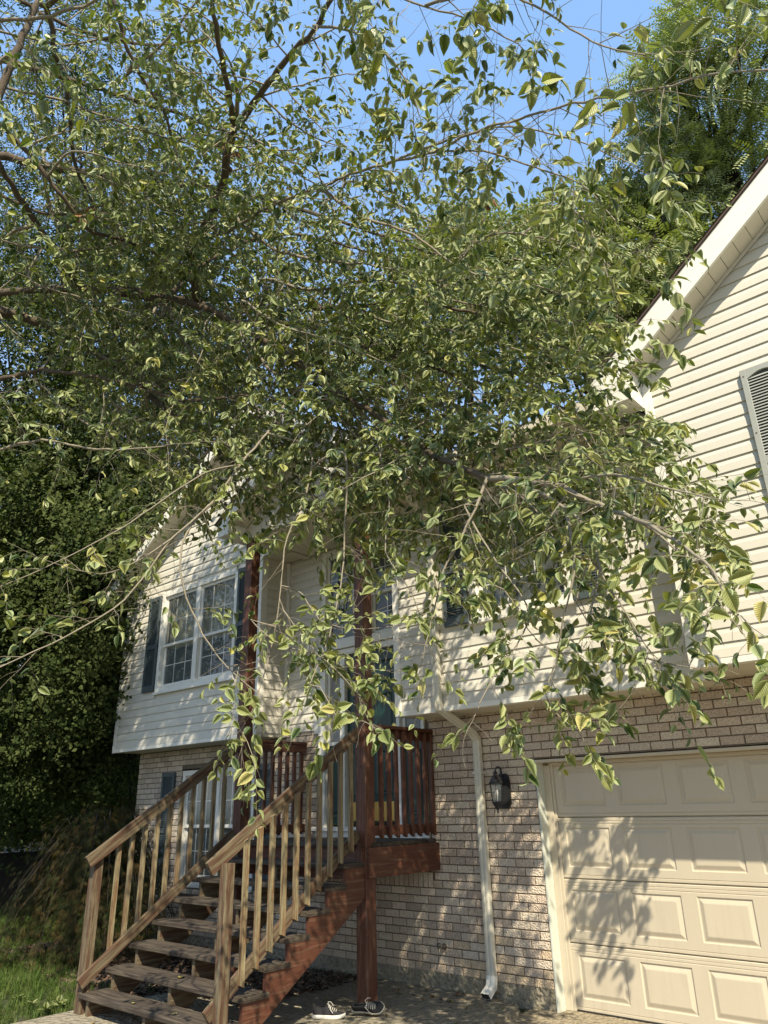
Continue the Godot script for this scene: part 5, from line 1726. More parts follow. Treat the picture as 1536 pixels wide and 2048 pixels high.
	limb([Vector3(-4.09, 3.42, 4.27), Vector3(-4.07, 3.21, 4.50), Vector3(-4.07, 3.06, 4.75), Vector3(-4.06, 3.07, 5.09)], 0.006, 0.002, 0.2, 0.17, 0.32, 0.4675, 0.275, 0.075)
	limb([Vector3(-2.37, 3.42, 3.36), Vector3(-2.15, 3.01, 3.42), Vector3(-1.93, 2.64, 3.47), Vector3(-2.02, 2.38, 3.65), Vector3(-2.08, 2.18, 3.77)], 0.008, 0.003, 0.196, 0.2125, 0.4, 0.7225, 0.385, 0.06708)
	limb([Vector3(-1.14, 2.85, 3.68), Vector3(-0.98, 2.63, 3.78), Vector3(-0.90, 2.48, 3.82), Vector3(-0.81, 2.30, 3.86)], 0.007, 0.002, 0.21, 0.1275, 0.2048, 0.68, 0.22, 0.06708)
	limb([Vector3(-1.55, 2.82, 3.39), Vector3(-1.58, 2.58, 3.51), Vector3(-1.51, 2.42, 3.49), Vector3(-1.29, 2.31, 3.54), Vector3(-1.11, 2.25, 3.57)], 0.007, 0.002, 0.21, 0.1275, 0.192, 0.68, 0.1925, 0.0645)
	limb([Vector3(-1.80, 2.36, 3.51), Vector3(-1.84, 2.22, 3.57), Vector3(-1.79, 2.14, 3.59), Vector3(-1.72, 2.07, 3.57)], 0.005, 0.002, 0.125, 0.1275, 0.1664, 0.765, 0.275, 0.06708)
	limb([Vector3(-7.38, 8.59, 5.20), Vector3(-6.57, 8.49, 4.09), Vector3(-5.52, 8.26, 3.12), Vector3(-4.47, 7.73, 2.17), Vector3(-3.58, 7.10, 1.57)], 0.05, 0.012, 0.2, 0.7, 1.4, 0.85, 0.2, 0.075)
	limb([Vector3(-6.70, 9.05, 5.54), Vector3(-6.05, 9.07, 4.45), Vector3(-5.37, 8.83, 3.48), Vector3(-4.71, 8.36, 2.71)], 0.04, 0.012, 0.2, 0.7, 1.4, 0.85, 0.2, 0.075)
	limb([Vector3(-5.47, 6.37, 3.74), Vector3(-5.43, 7.11, 3.30), Vector3(-5.06, 7.63, 2.67), Vector3(-4.41, 7.41, 2.08), Vector3(-3.70, 6.89, 1.60)], 0.03, 0.008, 0.2, 0.7, 1.3, 0.85, 0.25, 0.075)
	limb([Vector3(-5.72, 8.88, 5.88), Vector3(-5.36, 8.74, 5.04), Vector3(-4.82, 8.69, 4.39), Vector3(-4.18, 8.70, 3.98)], 0.03, 0.01, 0.22, 0.6, 1.2, 0.85, 0.2, 0.07)
	limb([Vector3(-4.76, 5.92, 3.38), Vector3(-4.50, 6.07, 2.84), Vector3(-3.92, 5.81, 2.34), Vector3(-3.20, 5.44, 2.08), Vector3(-2.44, 4.91, 2.07)], 0.03, 0.008, 0.16, 0.6, 1.1, 0.9, 0.3, 0.075)
	limb([Vector3(-5.61, 6.49, 3.66), Vector3(-5.26, 5.79, 3.54), Vector3(-4.93, 5.30, 3.35), Vector3(-4.46, 4.87, 3.08), Vector3(-3.98, 4.55, 2.81)], 0.02, 0.006, 0.11, 0.5, 1, 0.85, 0.25, 0.075)
	limb([Vector3(-6.50, 6.18, 3.88), Vector3(-5.73, 5.61, 3.66), Vector3(-5.24, 5.19, 3.28), Vector3(-4.80, 4.80, 2.91)], 0.02, 0.006, 0.11, 0.5, 1, 0.8, 0.25, 0.072)
	limb([Vector3(-4.63, 5.80, 3.48), Vector3(-4.34, 5.27, 3.31), Vector3(-3.93, 4.80, 3.11), Vector3(-3.42, 4.40, 2.94), Vector3(-3.05, 4.05, 2.85)], 0.018, 0.005, 0.11, 0.5, 0.9, 0.85, 0.25, 0.076)
	limb([Vector3(-4.22, 5.42, 3.31), Vector3(-3.84, 5.12, 2.96), Vector3(-3.32, 4.55, 2.68), Vector3(-2.83, 4.21, 2.65)], 0.016, 0.005, 0.11, 0.5, 0.9, 0.9, 0.25, 0.078)
	limb([Vector3(-3.82, 4.97, 3.15), Vector3(-3.62, 4.51, 3.06), Vector3(-3.30, 4.13, 2.96), Vector3(-2.96, 3.83, 2.93)], 0.014, 0.004, 0.12, 0.4, 0.7, 0.8, 0.25, 0.075)
	limb([Vector3(-6.57, 5.50, 4.22), Vector3(-6.14, 5.13, 3.89), Vector3(-5.64, 4.78, 3.52), Vector3(-5.22, 4.52, 3.25)], 0.016, 0.005, 0.12, 0.5, 0.9, 0.75, 0.25, 0.072)
	limb([Vector3(-2.73, 3.95, 3.10), Vector3(-2.33, 3.92, 2.96), Vector3(-1.96, 3.86, 2.97), Vector3(-1.56, 3.78, 2.98)], 0.012, 0.004, 0.12, 0.4, 0.7, 0.9, 0.25, 0.078)
	limb([Vector3(-6.91, 7.31, 2.90), Vector3(-6.38, 7.40, 2.63), Vector3(-5.95, 7.20, 2.20), Vector3(-5.43, 6.78, 1.70)], 0.022, 0.007, 0.11, 0.7, 1.2, 0.95, 0.2, 0.085)
	limb([Vector3(-7.10, 7.73, 3.38), Vector3(-6.28, 8.01, 2.89), Vector3(-5.66, 7.80, 2.16), Vector3(-5.06, 7.37, 1.57)], 0.022, 0.007, 0.11, 0.7, 1.2, 0.95, 0.2, 0.085)
	limb([Vector3(-6.10, 8.78, 3.77), Vector3(-5.48, 8.84, 3.39), Vector3(-5.02, 8.57, 2.74), Vector3(-4.63, 8.20, 2.17)], 0.022, 0.007, 0.13, 0.7, 1.2, 0.95, 0.2, 0.08)
	limb([Vector3(-5.55, 7.66, 5.65), Vector3(-5.18, 7.59, 5.11), Vector3(-4.81, 7.44, 4.53), Vector3(-4.41, 7.28, 4.05)], 0.02, 0.006, 0.12, 0.6, 1.1, 0.9, 0.2, 0.075)
	limb([Vector3(-6.10, 6.62, 5.08), Vector3(-5.69, 6.58, 4.57), Vector3(-5.12, 6.68, 4.15), Vector3(-4.61, 6.73, 3.86)], 0.02, 0.006, 0.12, 0.6, 1.1, 0.9, 0.2, 0.075)
	limb([Vector3(-4.62, 7.69, 4.81), Vector3(-4.14, 7.76, 4.73), Vector3(-3.56, 7.87, 4.71)], 0.016, 0.006, 0.13, 0.6, 1, 0.9, 0.2, 0.072)
	limb([Vector3(-3.56, 7.15, 4.16), Vector3(-3.43, 6.94, 3.83), Vector3(-3.17, 6.78, 3.51)], 0.012, 0.004, 0.14, 0.5, 0.8, 0.9, 0.25, 0.075)
	limb([Vector3(-4.00, 7.20, 4.08), Vector3(-3.68, 6.90, 3.84), Vector3(-3.30, 6.80, 3.68)], 0.012, 0.004, 0.14, 0.5, 0.8, 0.9, 0.25, 0.075)
	limb([Vector3(-5.50, 8.13, 5.75), Vector3(-5.05, 8.12, 5.16), Vector3(-4.35, 8.14, 4.79)], 0.016, 0.006, 0.14, 0.6, 1, 0.9, 0.2, 0.072)
	limb([Vector3(-7.25, 9.10, 4.44), Vector3(-6.84, 8.92, 3.67), Vector3(-6.36, 8.84, 2.91), Vector3(-5.66, 8.71, 2.20)], 0.022, 0.007, 0.11, 0.7, 1.2, 0.95, 0.2, 0.085)
	limb([Vector3(-7.52, 8.38, 4.08), Vector3(-6.85, 8.49, 3.41), Vector3(-6.28, 8.36, 2.71), Vector3(-5.50, 8.27, 2.00)], 0.022, 0.007, 0.11, 0.7, 1.2, 0.95, 0.2, 0.085)
	limb([Vector3(-7.12, 7.14, 3.29), Vector3(-6.59, 6.88, 2.73), Vector3(-6.07, 6.54, 2.22)], 0.02, 0.006, 0.11, 0.6, 1.1, 0.95, 0.2, 0.08)
	limb([Vector3(-4.35, 8.20, 2.30), Vector3(-3.82, 7.69, 1.92), Vector3(-3.29, 7.16, 1.61), Vector3(-2.81, 6.70, 1.48)], 0.018, 0.006, 0.13, 0.6, 1, 0.95, 0.25, 0.08)
	limb([Vector3(-4.04, 6.23, 2.20), Vector3(-3.36, 5.89, 1.98), Vector3(-2.74, 5.46, 1.81), Vector3(-2.25, 4.97, 1.76)], 0.016, 0.005, 0.12, 0.6, 0.9, 0.95, 0.25, 0.08)
	limb([Vector3(-3.60, 4.77, 3.08), Vector3(-3.21, 4.23, 2.95), Vector3(-2.81, 3.72, 2.90), Vector3(-2.56, 3.32, 2.94)], 0.012, 0.004, 0.1, 0.4, 0.8, 0.9, 0.25, 0.078)
	limb([Vector3(-2.74, 4.67, 2.90), Vector3(-2.37, 4.17, 2.86), Vector3(-2.09, 3.64, 2.92), Vector3(-1.91, 3.23, 3.01)], 0.012, 0.004, 0.1, 0.4, 0.8, 0.92, 0.25, 0.078)
	limb([Vector3(-2.13, 4.41, 2.89), Vector3(-1.80, 3.92, 2.93), Vector3(-1.62, 3.50, 2.99), Vector3(-1.49, 3.15, 3.13)], 0.01, 0.004, 0.1, 0.4, 0.7, 0.92, 0.25, 0.076)
	limb([Vector3(-4.33, 4.77, 3.19), Vector3(-4.01, 4.35, 3.02), Vector3(-3.66, 4.01, 2.92), Vector3(-3.35, 3.78, 2.81)], 0.012, 0.004, 0.1, 0.4, 0.8, 0.85, 0.25, 0.076)
	limb([Vector3(-5.13, 5.13, 3.46), Vector3(-4.85, 4.70, 3.26), Vector3(-4.53, 4.35, 3.11), Vector3(-4.23, 4.09, 2.92)], 0.012, 0.004, 0.1, 0.4, 0.8, 0.8, 0.25, 0.076)
	limb([Vector3(-5.57, 5.09, 3.70), Vector3(-5.27, 4.71, 3.49), Vector3(-5.09, 4.36, 3.32)], 0.01, 0.004, 0.1, 0.4, 0.8, 0.8, 0.25, 0.074)
	limb([Vector3(-2.69, 5.47, 2.35), Vector3(-2.21, 5.19, 2.42), Vector3(-1.84, 4.94, 2.53)], 0.01, 0.004, 0.11, 0.4, 0.8, 0.92, 0.25, 0.08)
	limb([Vector3(-1.75, 5.89, 2.54), Vector3(-1.64, 5.48, 2.48), Vector3(-1.62, 5.22, 2.46)], 0.01, 0.004, 0.11, 0.4, 0.7, 0.92, 0.25, 0.08)
	limb([Vector3(-4.69, 6.64, 5.09), Vector3(-4.39, 6.52, 4.77), Vector3(-4.05, 6.38, 4.43)], 0.012, 0.004, 0.11, 0.5, 0.9, 0.92, 0.2, 0.076)
	limb([Vector3(-5.86, 6.17, 4.85), Vector3(-5.54, 6.02, 4.43), Vector3(-5.20, 5.86, 4.01)], 0.012, 0.004, 0.11, 0.5, 0.9, 0.85, 0.2, 0.076)
	limb([Vector3(-4.13, 5.61, 3.82), Vector3(-3.82, 5.30, 3.65), Vector3(-3.48, 5.11, 3.43), Vector3(-3.15, 4.87, 3.23)], 0.012, 0.004, 0.11, 0.4, 0.8, 0.92, 0.2, 0.078)
	limb([Vector3(-4.78, 4.74, 3.58), Vector3(-4.40, 4.38, 3.33), Vector3(-4.00, 4.05, 3.13), Vector3(-3.72, 3.83, 3.02)], 0.01, 0.003, 0.09, 0.35, 0.7, 0.8, 0.25, 0.076)
	limb([Vector3(-4.41, 4.84, 3.35), Vector3(-4.08, 4.46, 3.18), Vector3(-3.67, 4.15, 3.02), Vector3(-3.33, 3.96, 2.88)], 0.01, 0.003, 0.09, 0.35, 0.7, 0.8, 0.25, 0.076)
	limb([Vector3(-3.36, 4.53, 2.99), Vector3(-3.07, 4.08, 2.89), Vector3(-2.82, 3.69, 2.89), Vector3(-2.65, 3.42, 2.91)], 0.01, 0.003, 0.09, 0.35, 0.7, 0.85, 0.25, 0.076)
	limb([Vector3(-3.05, 4.36, 2.90), Vector3(-2.57, 3.93, 2.85), Vector3(-2.22, 3.57, 2.83), Vector3(-2.02, 3.30, 2.86)], 0.01, 0.003, 0.09, 0.35, 0.7, 0.85, 0.25, 0.076)
	limb([Vector3(-5.50, 5.46, 3.78), Vector3(-5.20, 5.08, 3.52), Vector3(-4.88, 4.69, 3.29)], 0.01, 0.003, 0.09, 0.4, 0.8, 0.8, 0.25, 0.076)
	limb([Vector3(-2.55, 4.19, 2.85), Vector3(-2.17, 3.91, 2.85), Vector3(-1.94, 3.68, 2.86)], 0.009, 0.003, 0.09, 0.35, 0.7, 0.85, 0.25, 0.076)
	limb([Vector3(-4.01, 5.05, 3.26), Vector3(-3.64, 4.67, 3.04), Vector3(-3.27, 4.28, 2.88)], 0.01, 0.003, 0.09, 0.4, 0.8, 0.85, 0.25, 0.076)
	limb([Vector3(-5.84, 5.30, 3.98), Vector3(-5.40, 4.93, 3.69), Vector3(-5.05, 4.56, 3.42)], 0.01, 0.003, 0.1, 0.4, 0.8, 0.8, 0.25, 0.076)
	limb([Vector3(-5.27, 6.93, 5.06), Vector3(-4.94, 6.82, 4.67), Vector3(-4.67, 6.60, 4.27)], 0.012, 0.004, 0.1, 0.5, 0.9, 0.92, 0.2, 0.076)
	limb([Vector3(-8.20, 7.90, 3.00), Vector3(-7.20, 7.90, 2.90), Vector3(-6.20, 7.70, 2.80)], 0.02, 0.006, 0.08, 0.6, 1.1, 0.95, 0.2, 0.085)
	limb([Vector3(-7.80, 9.40, 4.20), Vector3(-6.80, 9.20, 4.00), Vector3(-5.60, 8.90, 3.90)], 0.02, 0.006, 0.08, 0.6, 1.1, 0.95, 0.2, 0.085)
	limb([Vector3(-7.60, 8.70, 3.70), Vector3(-6.60, 8.30, 3.30), Vector3(-5.70, 8.00, 3.00)], 0.02, 0.006, 0.08, 0.7, 1.2, 0.95, 0.2, 0.08)
	limb([Vector3(-7.20, 7.70, 2.70), Vector3(-6.30, 7.50, 2.50), Vector3(-5.50, 7.30, 2.30)], 0.02, 0.006, 0.08, 0.7, 1.2, 0.95, 0.2, 0.08)
	limb([Vector3(-2.20, 4.40, 1.70), Vector3(-1.85, 3.95, 1.50), Vector3(-1.72, 3.60, 1.40), Vector3(-1.68, 3.35, 1.35)], 0.008, 0.003, 0.1, 0.25, 0.45, 0.95, 0.3, 0.095)
	limb([Vector3(-2.30, 4.60, 1.75), Vector3(-1.95, 4.35, 1.55), Vector3(-1.72, 4.00, 1.40), Vector3(-1.55, 3.60, 1.35)], 0.008, 0.003, 0.1, 0.25, 0.45, 0.95, 0.3, 0.095)
	part("twigs", twigs.done(), M.twig, near_tree, "stuff")
	# the 300 leaves that show largest are parts of their own, the others one mass
	var fwd := Vector3(-0.6131, 0.3703, -0.6979)
	var order := []
	for i in leaf_at.size():
		var d: Vector3 = leaf_at[i].origin - EYE
		var big: float = leaf_at[i].basis.y.length() / d.length()
		if fwd.dot(d.normalized()) < 0.80:
			big *= 0.001
		order.append([-big, i])
	order.sort()
	var kinds := [leaf_mesh(1.0, 0.12), leaf_mesh(1.0, 0.28), leaf_mesh(1.0, 0.42)]
	var rest := []
	var tint := []
	for k in order.size():
		var i: int = order[k][1]
		if k < 300:
			var o := MeshInstance3D.new()
			o.name = "leaf"
			o.mesh = kinds[k % 3]
			var c: Color = leaf_tint[i]
			o.material_override = M["leaf_part_4" if c.r > 0.36 else ("leaf_part_3" if c.g < 0.18 else ("leaf_part_0" if c.g < 0.27 else ("leaf_part_1" if c.g < 0.33 else "leaf_part_2")))]
			near_tree.add_child(o, true)
			o.transform = Transform3D(leaf_at[i].basis, leaf_at[i].origin - at)
		else:
			rest.append(leaf_at[i])
			tint.append(leaf_tint[i])
	scatter("foliage", kinds[1], M.leaf, rest, tint, near_tree, -at)
	print("leaves ", leaf_at.size(), " twig triangles ", twigs.n)
	# withered brown leaves caught among the limbs
	var dead := MB.new()
	for s in [Vector3(-4.09, 7.00, 4.09), Vector3(-4.03, 6.89, 4.04), Vector3(-4.91, 6.33, 4.84), Vector3(-2.05, 5.60, 3.30)]:
		for k in 9:
			add_leaf(dead, s + rdir() * 0.07, (rdir() + Vector3(0, -0.7, 0)).normalized(), rdir(), rv(0.05, 0.09))
	part("withered_leaves", dead.done(), M.dead_leaf, near_tree, "stuff")


# ---------------------------------------------------------------- trees behind
func frond(feathery: bool) -> ArrayMesh:      # one spray about 0.5 m long made of small leaflets
	var b := MB.new()
	b.st.set_smooth_group(0)
	if feathery:
		for side in [-1.0, 1.0]:
			for i in 7:
				var y := 0.06 + i * 0.062
				var a := Vector3(0, y, -0.25 * y * y)
				var d := Vector3(side * 0.9, 0.45, rv(-0.25, 0.1)).normalized()
				var l := 0.105 * (1.0 - 0.4 * absf(i - 3) / 4.0)
				var s := Vector3(-d.y, d.x, 0) * 0.017
				b.tri(a, a + d * l * 0.5 - s, a + d * l)
				b.tri(a, a + d * l, a + d * l * 0.5 + s)
	else:
		for i in 11:
			var p := Vector3(rv(-0.16, 0.16), rv(0.0, 0.45), rv(-0.12, 0.12))
			var d := Vector3(p.x * 3.0 + rv(-0.5, 0.5), rv(-0.2, 0.9), rv(-0.6, 0.6)).normalized()
			var s := d.cross(rdir()).normalized() * 0.033
			var l := rv(0.085, 0.13)
			b.tri(p, p + d * l * 0.45 - s, p + d * l)
			b.tri(p, p + d * l, p + d * l * 0.45 + s)
	return b.done()


# blobs: [centre, radii, sprays]
func far_tree(called: String, label: String, foot: Vector3, r: float, blobs: Array, feathery: bool, dark: Color, light: Color, size: float, seed_: int, gaps: float):
	var t := thing(called, label, "tree", foot, "trees around the house")
	var top := foot
	for e in blobs:
		top = top.max(e[0]) if false else top
	var hi: Vector3 = blobs[0][0]
	var b := MB.new()
	var lean := Vector3(hi.x - foot.x, 0, hi.z - foot.z)
	var pts := []
	var rad := []
	for i in 9:
		var f := i / 8.0
		pts.append(Vector3(foot.x, lerpf(foot.y - 0.2, hi.y, f), foot.z) + lean * f * f + Vector3(sin(f * 7.0 + seed_), 0, cos(f * 5.0 + seed_)) * 0.12 * f * r * 8)
		rad.append(r * (1.25 - 0.35 * minf(f * 8, 1.0)) * (1.0 - 0.72 * f))
	b.tube(pts, rad, 9)
	part("trunk", b.done(), M.bark_dark, t)
	var nz := noise(seed_, 0.55, 3)
	var at := []
	var tint := []
	var br := MB.new()
	for e in blobs:
		var c: Vector3 = e[0]
		var q: Vector3 = e[1]
		var from: Vector3 = pts[4 + rng.randi() % 4]
		for k in 3:
			var to: Vector3 = c + rdir() * q * 0.6
			var mid := from.lerp(to, 0.5) + Vector3(0, 0.25, 0) + rdir() * 0.3
			br.tube([from, from.lerp(mid, 0.5) + rdir() * 0.1, mid, mid.lerp(to, 0.5) + rdir() * 0.15, to], [r * 0.34, r * 0.27, r * 0.2, r * 0.13, r * 0.05], 6)
		for i in int(e[2]):
			var d := rdir()
			var p := c + d * q * pow(rng.randf(), 0.42)
			var v := nz.get_noise_3dv(p)
			if v < gaps:
				continue
			var out := (d * q).normalized()
			var dir := (out + Vector3(0, -0.25 if feathery else 0.15, 0) + rdir() * 0.7).normalized()
			var up := (Vector3(0.40, 0.75, 0.36) + rdir() * 0.6)
			up = (up - dir * up.dot(dir)).normalized()
			var s := size * rv(0.7, 1.35)
			at.append(Transform3D(Basis(dir.cross(up).normalized() * s, dir * s, up * s), p))
			tint.append(dark.lerp(light, rng.randf()))
	part("limbs", br.done(), M.bark_dark, t)
	scatter("crown", frond(feathery), M.far_leaf, at, tint, t, -foot)


func build_far_trees():
	var g0 := Color(0.035, 0.054, 0.018)  # woodland leaf tones darkened: the shade over the woods is in the colour
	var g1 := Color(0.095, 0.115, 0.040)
	var l0 := Color(0.19, 0.235, 0.085)
	var l1 := Color(0.38, 0.41, 0.165)
	far_tree("locust_tree", "tall feathery locust tree behind the garage roof, upper right", Vector3(-1.50, 0.00, -13.50), 0.3, [[Vector3(-3.43, 19.79, -9.40), Vector3(1.5, 1.5, 1.4), 1125], [Vector3(-4.28, 18.27, -10.35), Vector3(1.3, 1.3, 1.3), 1000], [Vector3(-1.93, 19.01, -9.75), Vector3(2.6, 2.2, 2.2), 2295], [Vector3(-2.39, 20.41, -8.88), Vector3(1.5, 1.3, 1.4), 1070], [Vector3(-0.84, 19.77, -9.01), Vector3(2.4, 2, 2), 1835], [Vector3(-3.24, 18.62, -9.95), Vector3(1.3, 1.2, 1.4), 917], [Vector3(-2.95, 17.19, -10.66), Vector3(1.9, 1.4, 1.6), 1376], [Vector3(-1.70, 16.62, -10.65), Vector3(2.4, 2.2, 2), 1682], [Vector3(-4.01, 16.78, -10.80), Vector3(1.2, 0.9, 1.2), 687], [Vector3(-4.71, 15.03, -10.08), Vector3(1.6, 1.2, 1.5), 1070]], true, Color(0.27, 0.32, 0.14), Color(0.50, 0.53, 0.26), 1.2, 31, -0.05)
	far_tree("rounded_tree", "rounded bright green tree beyond the middle roof", Vector3(-9.00, 0.00, -15.50), 0.28, [[Vector3(-7.07, 16.72, -10.57), Vector3(2.6, 2, 2.2), 4420], [Vector3(-5.60, 17.25, -11.32), Vector3(1.6, 1.2, 1.5), 1870], [Vector3(-8.28, 16.71, -10.03), Vector3(1.3, 1.1, 1.4), 1360], [Vector3(-7.31, 15.27, -10.97), Vector3(3, 1.6, 2.2), 2720], [Vector3(-5.91, 13.96, -10.51), Vector3(1.7, 1.3, 1.5), 1530]], false, l0, l1, 1, 32, -0.2)
	far_tree("crown_tree", "tree with a pale green top showing behind the porch branches", Vector3(-15.00, 0.00, -15.00), 0.26, [[Vector3(-10.28, 17.95, -9.21), Vector3(1.5, 1.3, 1.4), 1870], [Vector3(-11.29, 16.93, -9.53), Vector3(2.6, 1.8, 2), 2550], [Vector3(-12.91, 15.45, -8.86), Vector3(3, 2, 2.2), 2210]], false, l0, l1, 1, 33, -0.2)
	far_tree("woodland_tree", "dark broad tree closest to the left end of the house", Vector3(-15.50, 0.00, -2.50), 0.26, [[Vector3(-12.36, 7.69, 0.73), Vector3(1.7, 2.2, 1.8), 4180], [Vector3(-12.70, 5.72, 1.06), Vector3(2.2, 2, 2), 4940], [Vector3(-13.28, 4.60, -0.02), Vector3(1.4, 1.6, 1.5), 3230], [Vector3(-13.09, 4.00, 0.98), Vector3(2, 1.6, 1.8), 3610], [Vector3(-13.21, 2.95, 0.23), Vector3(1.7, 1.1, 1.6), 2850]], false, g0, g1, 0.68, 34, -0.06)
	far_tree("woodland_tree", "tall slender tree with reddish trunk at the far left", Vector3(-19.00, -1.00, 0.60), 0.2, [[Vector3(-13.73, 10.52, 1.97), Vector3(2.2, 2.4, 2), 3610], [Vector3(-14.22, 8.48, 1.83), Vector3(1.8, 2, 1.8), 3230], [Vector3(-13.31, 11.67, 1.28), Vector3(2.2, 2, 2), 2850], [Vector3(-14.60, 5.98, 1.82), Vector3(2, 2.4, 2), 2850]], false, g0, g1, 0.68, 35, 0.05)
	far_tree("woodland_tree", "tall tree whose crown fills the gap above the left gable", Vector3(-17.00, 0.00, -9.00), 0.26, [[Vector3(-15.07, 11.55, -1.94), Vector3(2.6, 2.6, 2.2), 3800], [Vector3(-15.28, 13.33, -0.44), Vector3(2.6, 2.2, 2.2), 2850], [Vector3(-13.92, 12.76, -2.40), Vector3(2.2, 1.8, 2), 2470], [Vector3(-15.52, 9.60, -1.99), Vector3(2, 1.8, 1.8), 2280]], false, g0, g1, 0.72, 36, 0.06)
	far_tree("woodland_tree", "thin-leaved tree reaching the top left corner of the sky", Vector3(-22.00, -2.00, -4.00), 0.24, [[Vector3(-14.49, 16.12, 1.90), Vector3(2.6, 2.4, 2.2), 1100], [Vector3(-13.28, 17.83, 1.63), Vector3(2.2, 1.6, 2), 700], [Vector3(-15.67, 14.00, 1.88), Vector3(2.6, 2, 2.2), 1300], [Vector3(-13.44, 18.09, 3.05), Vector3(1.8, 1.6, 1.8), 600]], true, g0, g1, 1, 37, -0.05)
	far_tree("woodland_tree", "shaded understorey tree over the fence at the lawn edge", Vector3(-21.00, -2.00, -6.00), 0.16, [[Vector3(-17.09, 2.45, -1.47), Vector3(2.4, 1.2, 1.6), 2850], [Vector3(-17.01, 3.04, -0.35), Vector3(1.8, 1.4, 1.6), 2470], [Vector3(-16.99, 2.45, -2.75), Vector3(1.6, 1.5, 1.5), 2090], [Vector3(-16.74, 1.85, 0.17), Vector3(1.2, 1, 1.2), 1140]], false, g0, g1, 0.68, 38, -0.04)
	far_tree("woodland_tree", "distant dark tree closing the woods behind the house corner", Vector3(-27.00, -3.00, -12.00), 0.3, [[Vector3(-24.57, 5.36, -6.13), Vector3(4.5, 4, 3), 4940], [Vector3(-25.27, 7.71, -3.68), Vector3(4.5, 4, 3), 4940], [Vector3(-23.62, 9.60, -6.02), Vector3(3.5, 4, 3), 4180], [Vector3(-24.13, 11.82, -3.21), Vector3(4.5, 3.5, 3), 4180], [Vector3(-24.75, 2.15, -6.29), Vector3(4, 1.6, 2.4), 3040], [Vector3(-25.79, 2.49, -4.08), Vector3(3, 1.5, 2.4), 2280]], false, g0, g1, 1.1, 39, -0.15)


func build_maple():
	var foot := Vector3(-9.75, 0.0, 1.35)
	var t := thing("weeping_maple", "low weeping laceleaf maple with brownish green drooping foliage beside the stairs", "shrub", foot)
	var b := MB.new()
	b.tube([foot + Vector3(0, -0.1, 0), foot + Vector3(0.05, 0.5, 0.02), foot + Vector3(-0.06, 1.0, 0.05), foot + Vector3(0.05, 1.45, 0)], [0.07, 0.055, 0.045, 0.03], 8)
	part("trunk", b.done(), M.bark_dark, t)
	var br := MB.new()
	var at := []
	var tint := []
	for k in 95:
		var a := rv(0, TAU)
		var reach := rv(0.35, 1.0)
		var h := rv(1.25, 1.95)
		var out := Vector3(cos(a) * (1.35 + 0.35 * sin(a * 2.0 + 1)), 0, sin(a) * 1.0) * reach
		if cos(a) < 0:
			out *= 1.25
		var p0 := foot + Vector3(0, rv(0.7, 1.4), 0)
		var p1 := foot + out * 0.45 + Vector3(0, h - 0.25 * reach, 0)
		var p2 := foot + out * 0.85 + Vector3(0, h * 0.72 - 0.45 * reach, 0)
		var p3 := foot + out + Vector3(0, maxf(0.18, h * 0.35 - 0.55 * reach), 0)
		br.tube([p0, p1, p2, p3], [0.012, 0.008, 0.005, 0.002], 4)
		var c := Curve3D.new()
		c.add_point(p0); c.add_point(p1, (p0 - p2) * 0.2, (p2 - p0) * 0.2); c.add_point(p2, (p1 - p3) * 0.2, (p3 - p1) * 0.2); c.add_point(p3)
		var l := c.get_baked_length()
		for i in 120:
			var s := rv(0.25, 1.0)
			var p := c.sample_baked(s * l) + rdir() * rv(0.03, 0.24)
			var dir := (out.normalized() * rv(0.2, 0.9) + Vector3(0, -1.0, 0) + rdir() * 0.55).normalized()
			var up := (out.normalized() + Vector3(0, 0.7, 0) + rdir() * 0.5)
			up = (up - dir * up.dot(dir)).normalized()
			var z := rv(0.14, 0.34)
			at.append(Transform3D(Basis(dir.cross(up).normalized() * z, dir * z, up * z), p))
			tint.append([Color(0.042, 0.046, 0.018), Color(0.058, 0.048, 0.020), Color(0.034, 0.048, 0.018), Color(0.095, 0.066, 0.026)][rng.randi() % 4] * rv(0.7, 1.2))
	part("branches", br.done(), M.bark_dark, t)
	var fr := MB.new()
	for side in 5:
		var a := (side - 2) * 0.26
		var d := Vector3(sin(a), cos(a), rv(-0.15, 0.1)).normalized()
		var s := Vector3(cos(a), -sin(a), 0) * 0.010
		var l := 0.42 * (1.0 - 0.10 * absf(side - 2))
		fr.tri(Vector3.ZERO, d * l * 0.5 - s, d * l)
		fr.tri(Vector3.ZERO, d * l, d * l * 0.5 + s)
	scatter("foliage", fr.done(), M.far_leaf, at, tint, t, -foot)


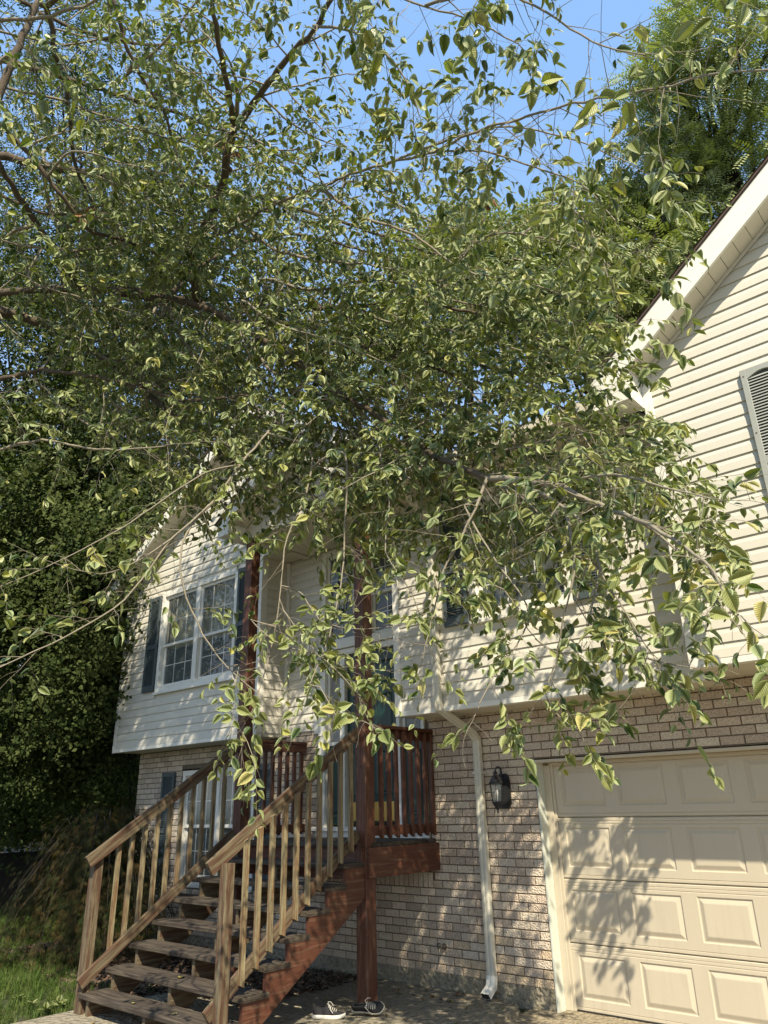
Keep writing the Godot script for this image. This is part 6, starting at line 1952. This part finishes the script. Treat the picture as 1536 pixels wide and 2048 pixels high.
# ---------------------------------------------------------------- beyond the lawn
func build_beyond():
	var y0 := -3.3
	var n := thing("neighbour_house", "low neighbouring house with brown roof and white gutter far behind the trees", "house", Vector3(-36, y0, -9))
	var w := MB.new()
	w.box(Vector3(-40.0, y0 - 0.5, -14.0), Vector3(-32.5, 0.10, -2.5))
	part("wall", w.done(), M.white, n)
	var r := MB.new()
	r.slab(PackedVector2Array([Vector2(-31.9, 0.22), Vector2(-36.25, 2.4), Vector2(-40.6, 0.22), Vector2(-40.6, 0.10), Vector2(-36.25, 2.25), Vector2(-31.9, 0.10)]), Vector3(0, 0, -14.5), Vector3.RIGHT, Vector3.UP, 12.5)
	part("roof", r.done(), M.neighbour_roof, n)
	part("gutter", one_bar(Vector3(-31.95, 0.05, -14.5), Vector3(-31.83, 0.20, -2.0)), M.white, n)
	part("downspout", one_bar(Vector3(-32.45, -3.0, -8.3), Vector3(-32.35, 0.05, -8.2)), M.white, n)
	for k in 3:
		part("window", frame_mesh(-36.0, -35.0, -2.4, -1.2, -2.47, -2.42, 0.06), M.white, n).position.x += k * 1.2 - 1.0
	var f := thing("wooden_fence", "dark weathered wooden fence at the bottom of the lawn", "fence", Vector3(-18, -1.0, -1.5))
	for k in 62:
		var z := -8.0 + k * 0.1405
		var gy := height(-18.0, z)
		part("picket", one_bar(Vector3(-18.02, gy - 0.1, z), Vector3(-18.0, gy + 1.28 + rv(-0.02, 0.02), z + 0.14)), M.fence_wood, f)
	for h in [0.4, 1.2]:
		part("rail", one_bar(Vector3(-18.07, height(-18, 0) + h, -8.0), Vector3(-18.021, height(-18, 0) + h + 0.09, 1.6)), M.fence_wood, f)


func _ready():
	rng.seed = 4711
	# camera: a phone held upright, tilted up
	var cam := Camera3D.new()
	cam.name = "camera"
	cam.fov = 69.43
	cam.near = 0.05
	cam.far = 900.0
	cam.position = EYE
	cam.rotation = Vector3(deg_to_rad(21.7347), deg_to_rad(41.3064), deg_to_rad(-1.335))
	add_child(cam)
	cam.current = true
	var sky := ProceduralSkyMaterial.new()
	sky.sky_top_color = Color(0.170, 0.298, 0.525).linear_to_srgb()
	sky.sky_horizon_color = Color(0.72, 0.76, 0.77).linear_to_srgb()
	sky.sky_energy_multiplier = 1.08
	sky.sky_curve = 0.17
	sky.ground_bottom_color = Color(0.10, 0.10, 0.08).linear_to_srgb()
	sky.ground_horizon_color = Color(0.30, 0.36, 0.40).linear_to_srgb()
	var env := Environment.new()
	env.background_mode = Environment.BG_SKY
	env.sky = Sky.new()
	env.sky.sky_material = sky
	env.background_energy_multiplier = 1.0
	env.tonemap_mode = Environment.TONE_MAPPER_LINEAR
	env.tonemap_exposure = 1.6
	env.sdfgi_enabled = true
	env.ssao_enabled = true
	env.ssil_enabled = true
	var we := WorldEnvironment.new()
	we.name = "world"
	we.environment = env
	add_child(we)
	var sun := DirectionalLight3D.new()
	sun.name = "sun"
	sun.light_color = Color(1.0, 0.955, 0.86)
	sun.light_energy = 1.6
	sun.light_angular_distance = 0.5
	sun.shadow_enabled = true
	add_child(sun)
	sun.look_at_from_position(Vector3.ZERO, Vector3(-1.165, -1.60, -1.0), Vector3.UP)

	make_materials()
	build_ground()
	build_house()
	build_stairs()
	build_near_tree()
	build_far_trees()
	build_maple()
	build_beyond()
	build_wall_lantern()
	build_porch_lantern()
	build_tap()
	build_small_things()
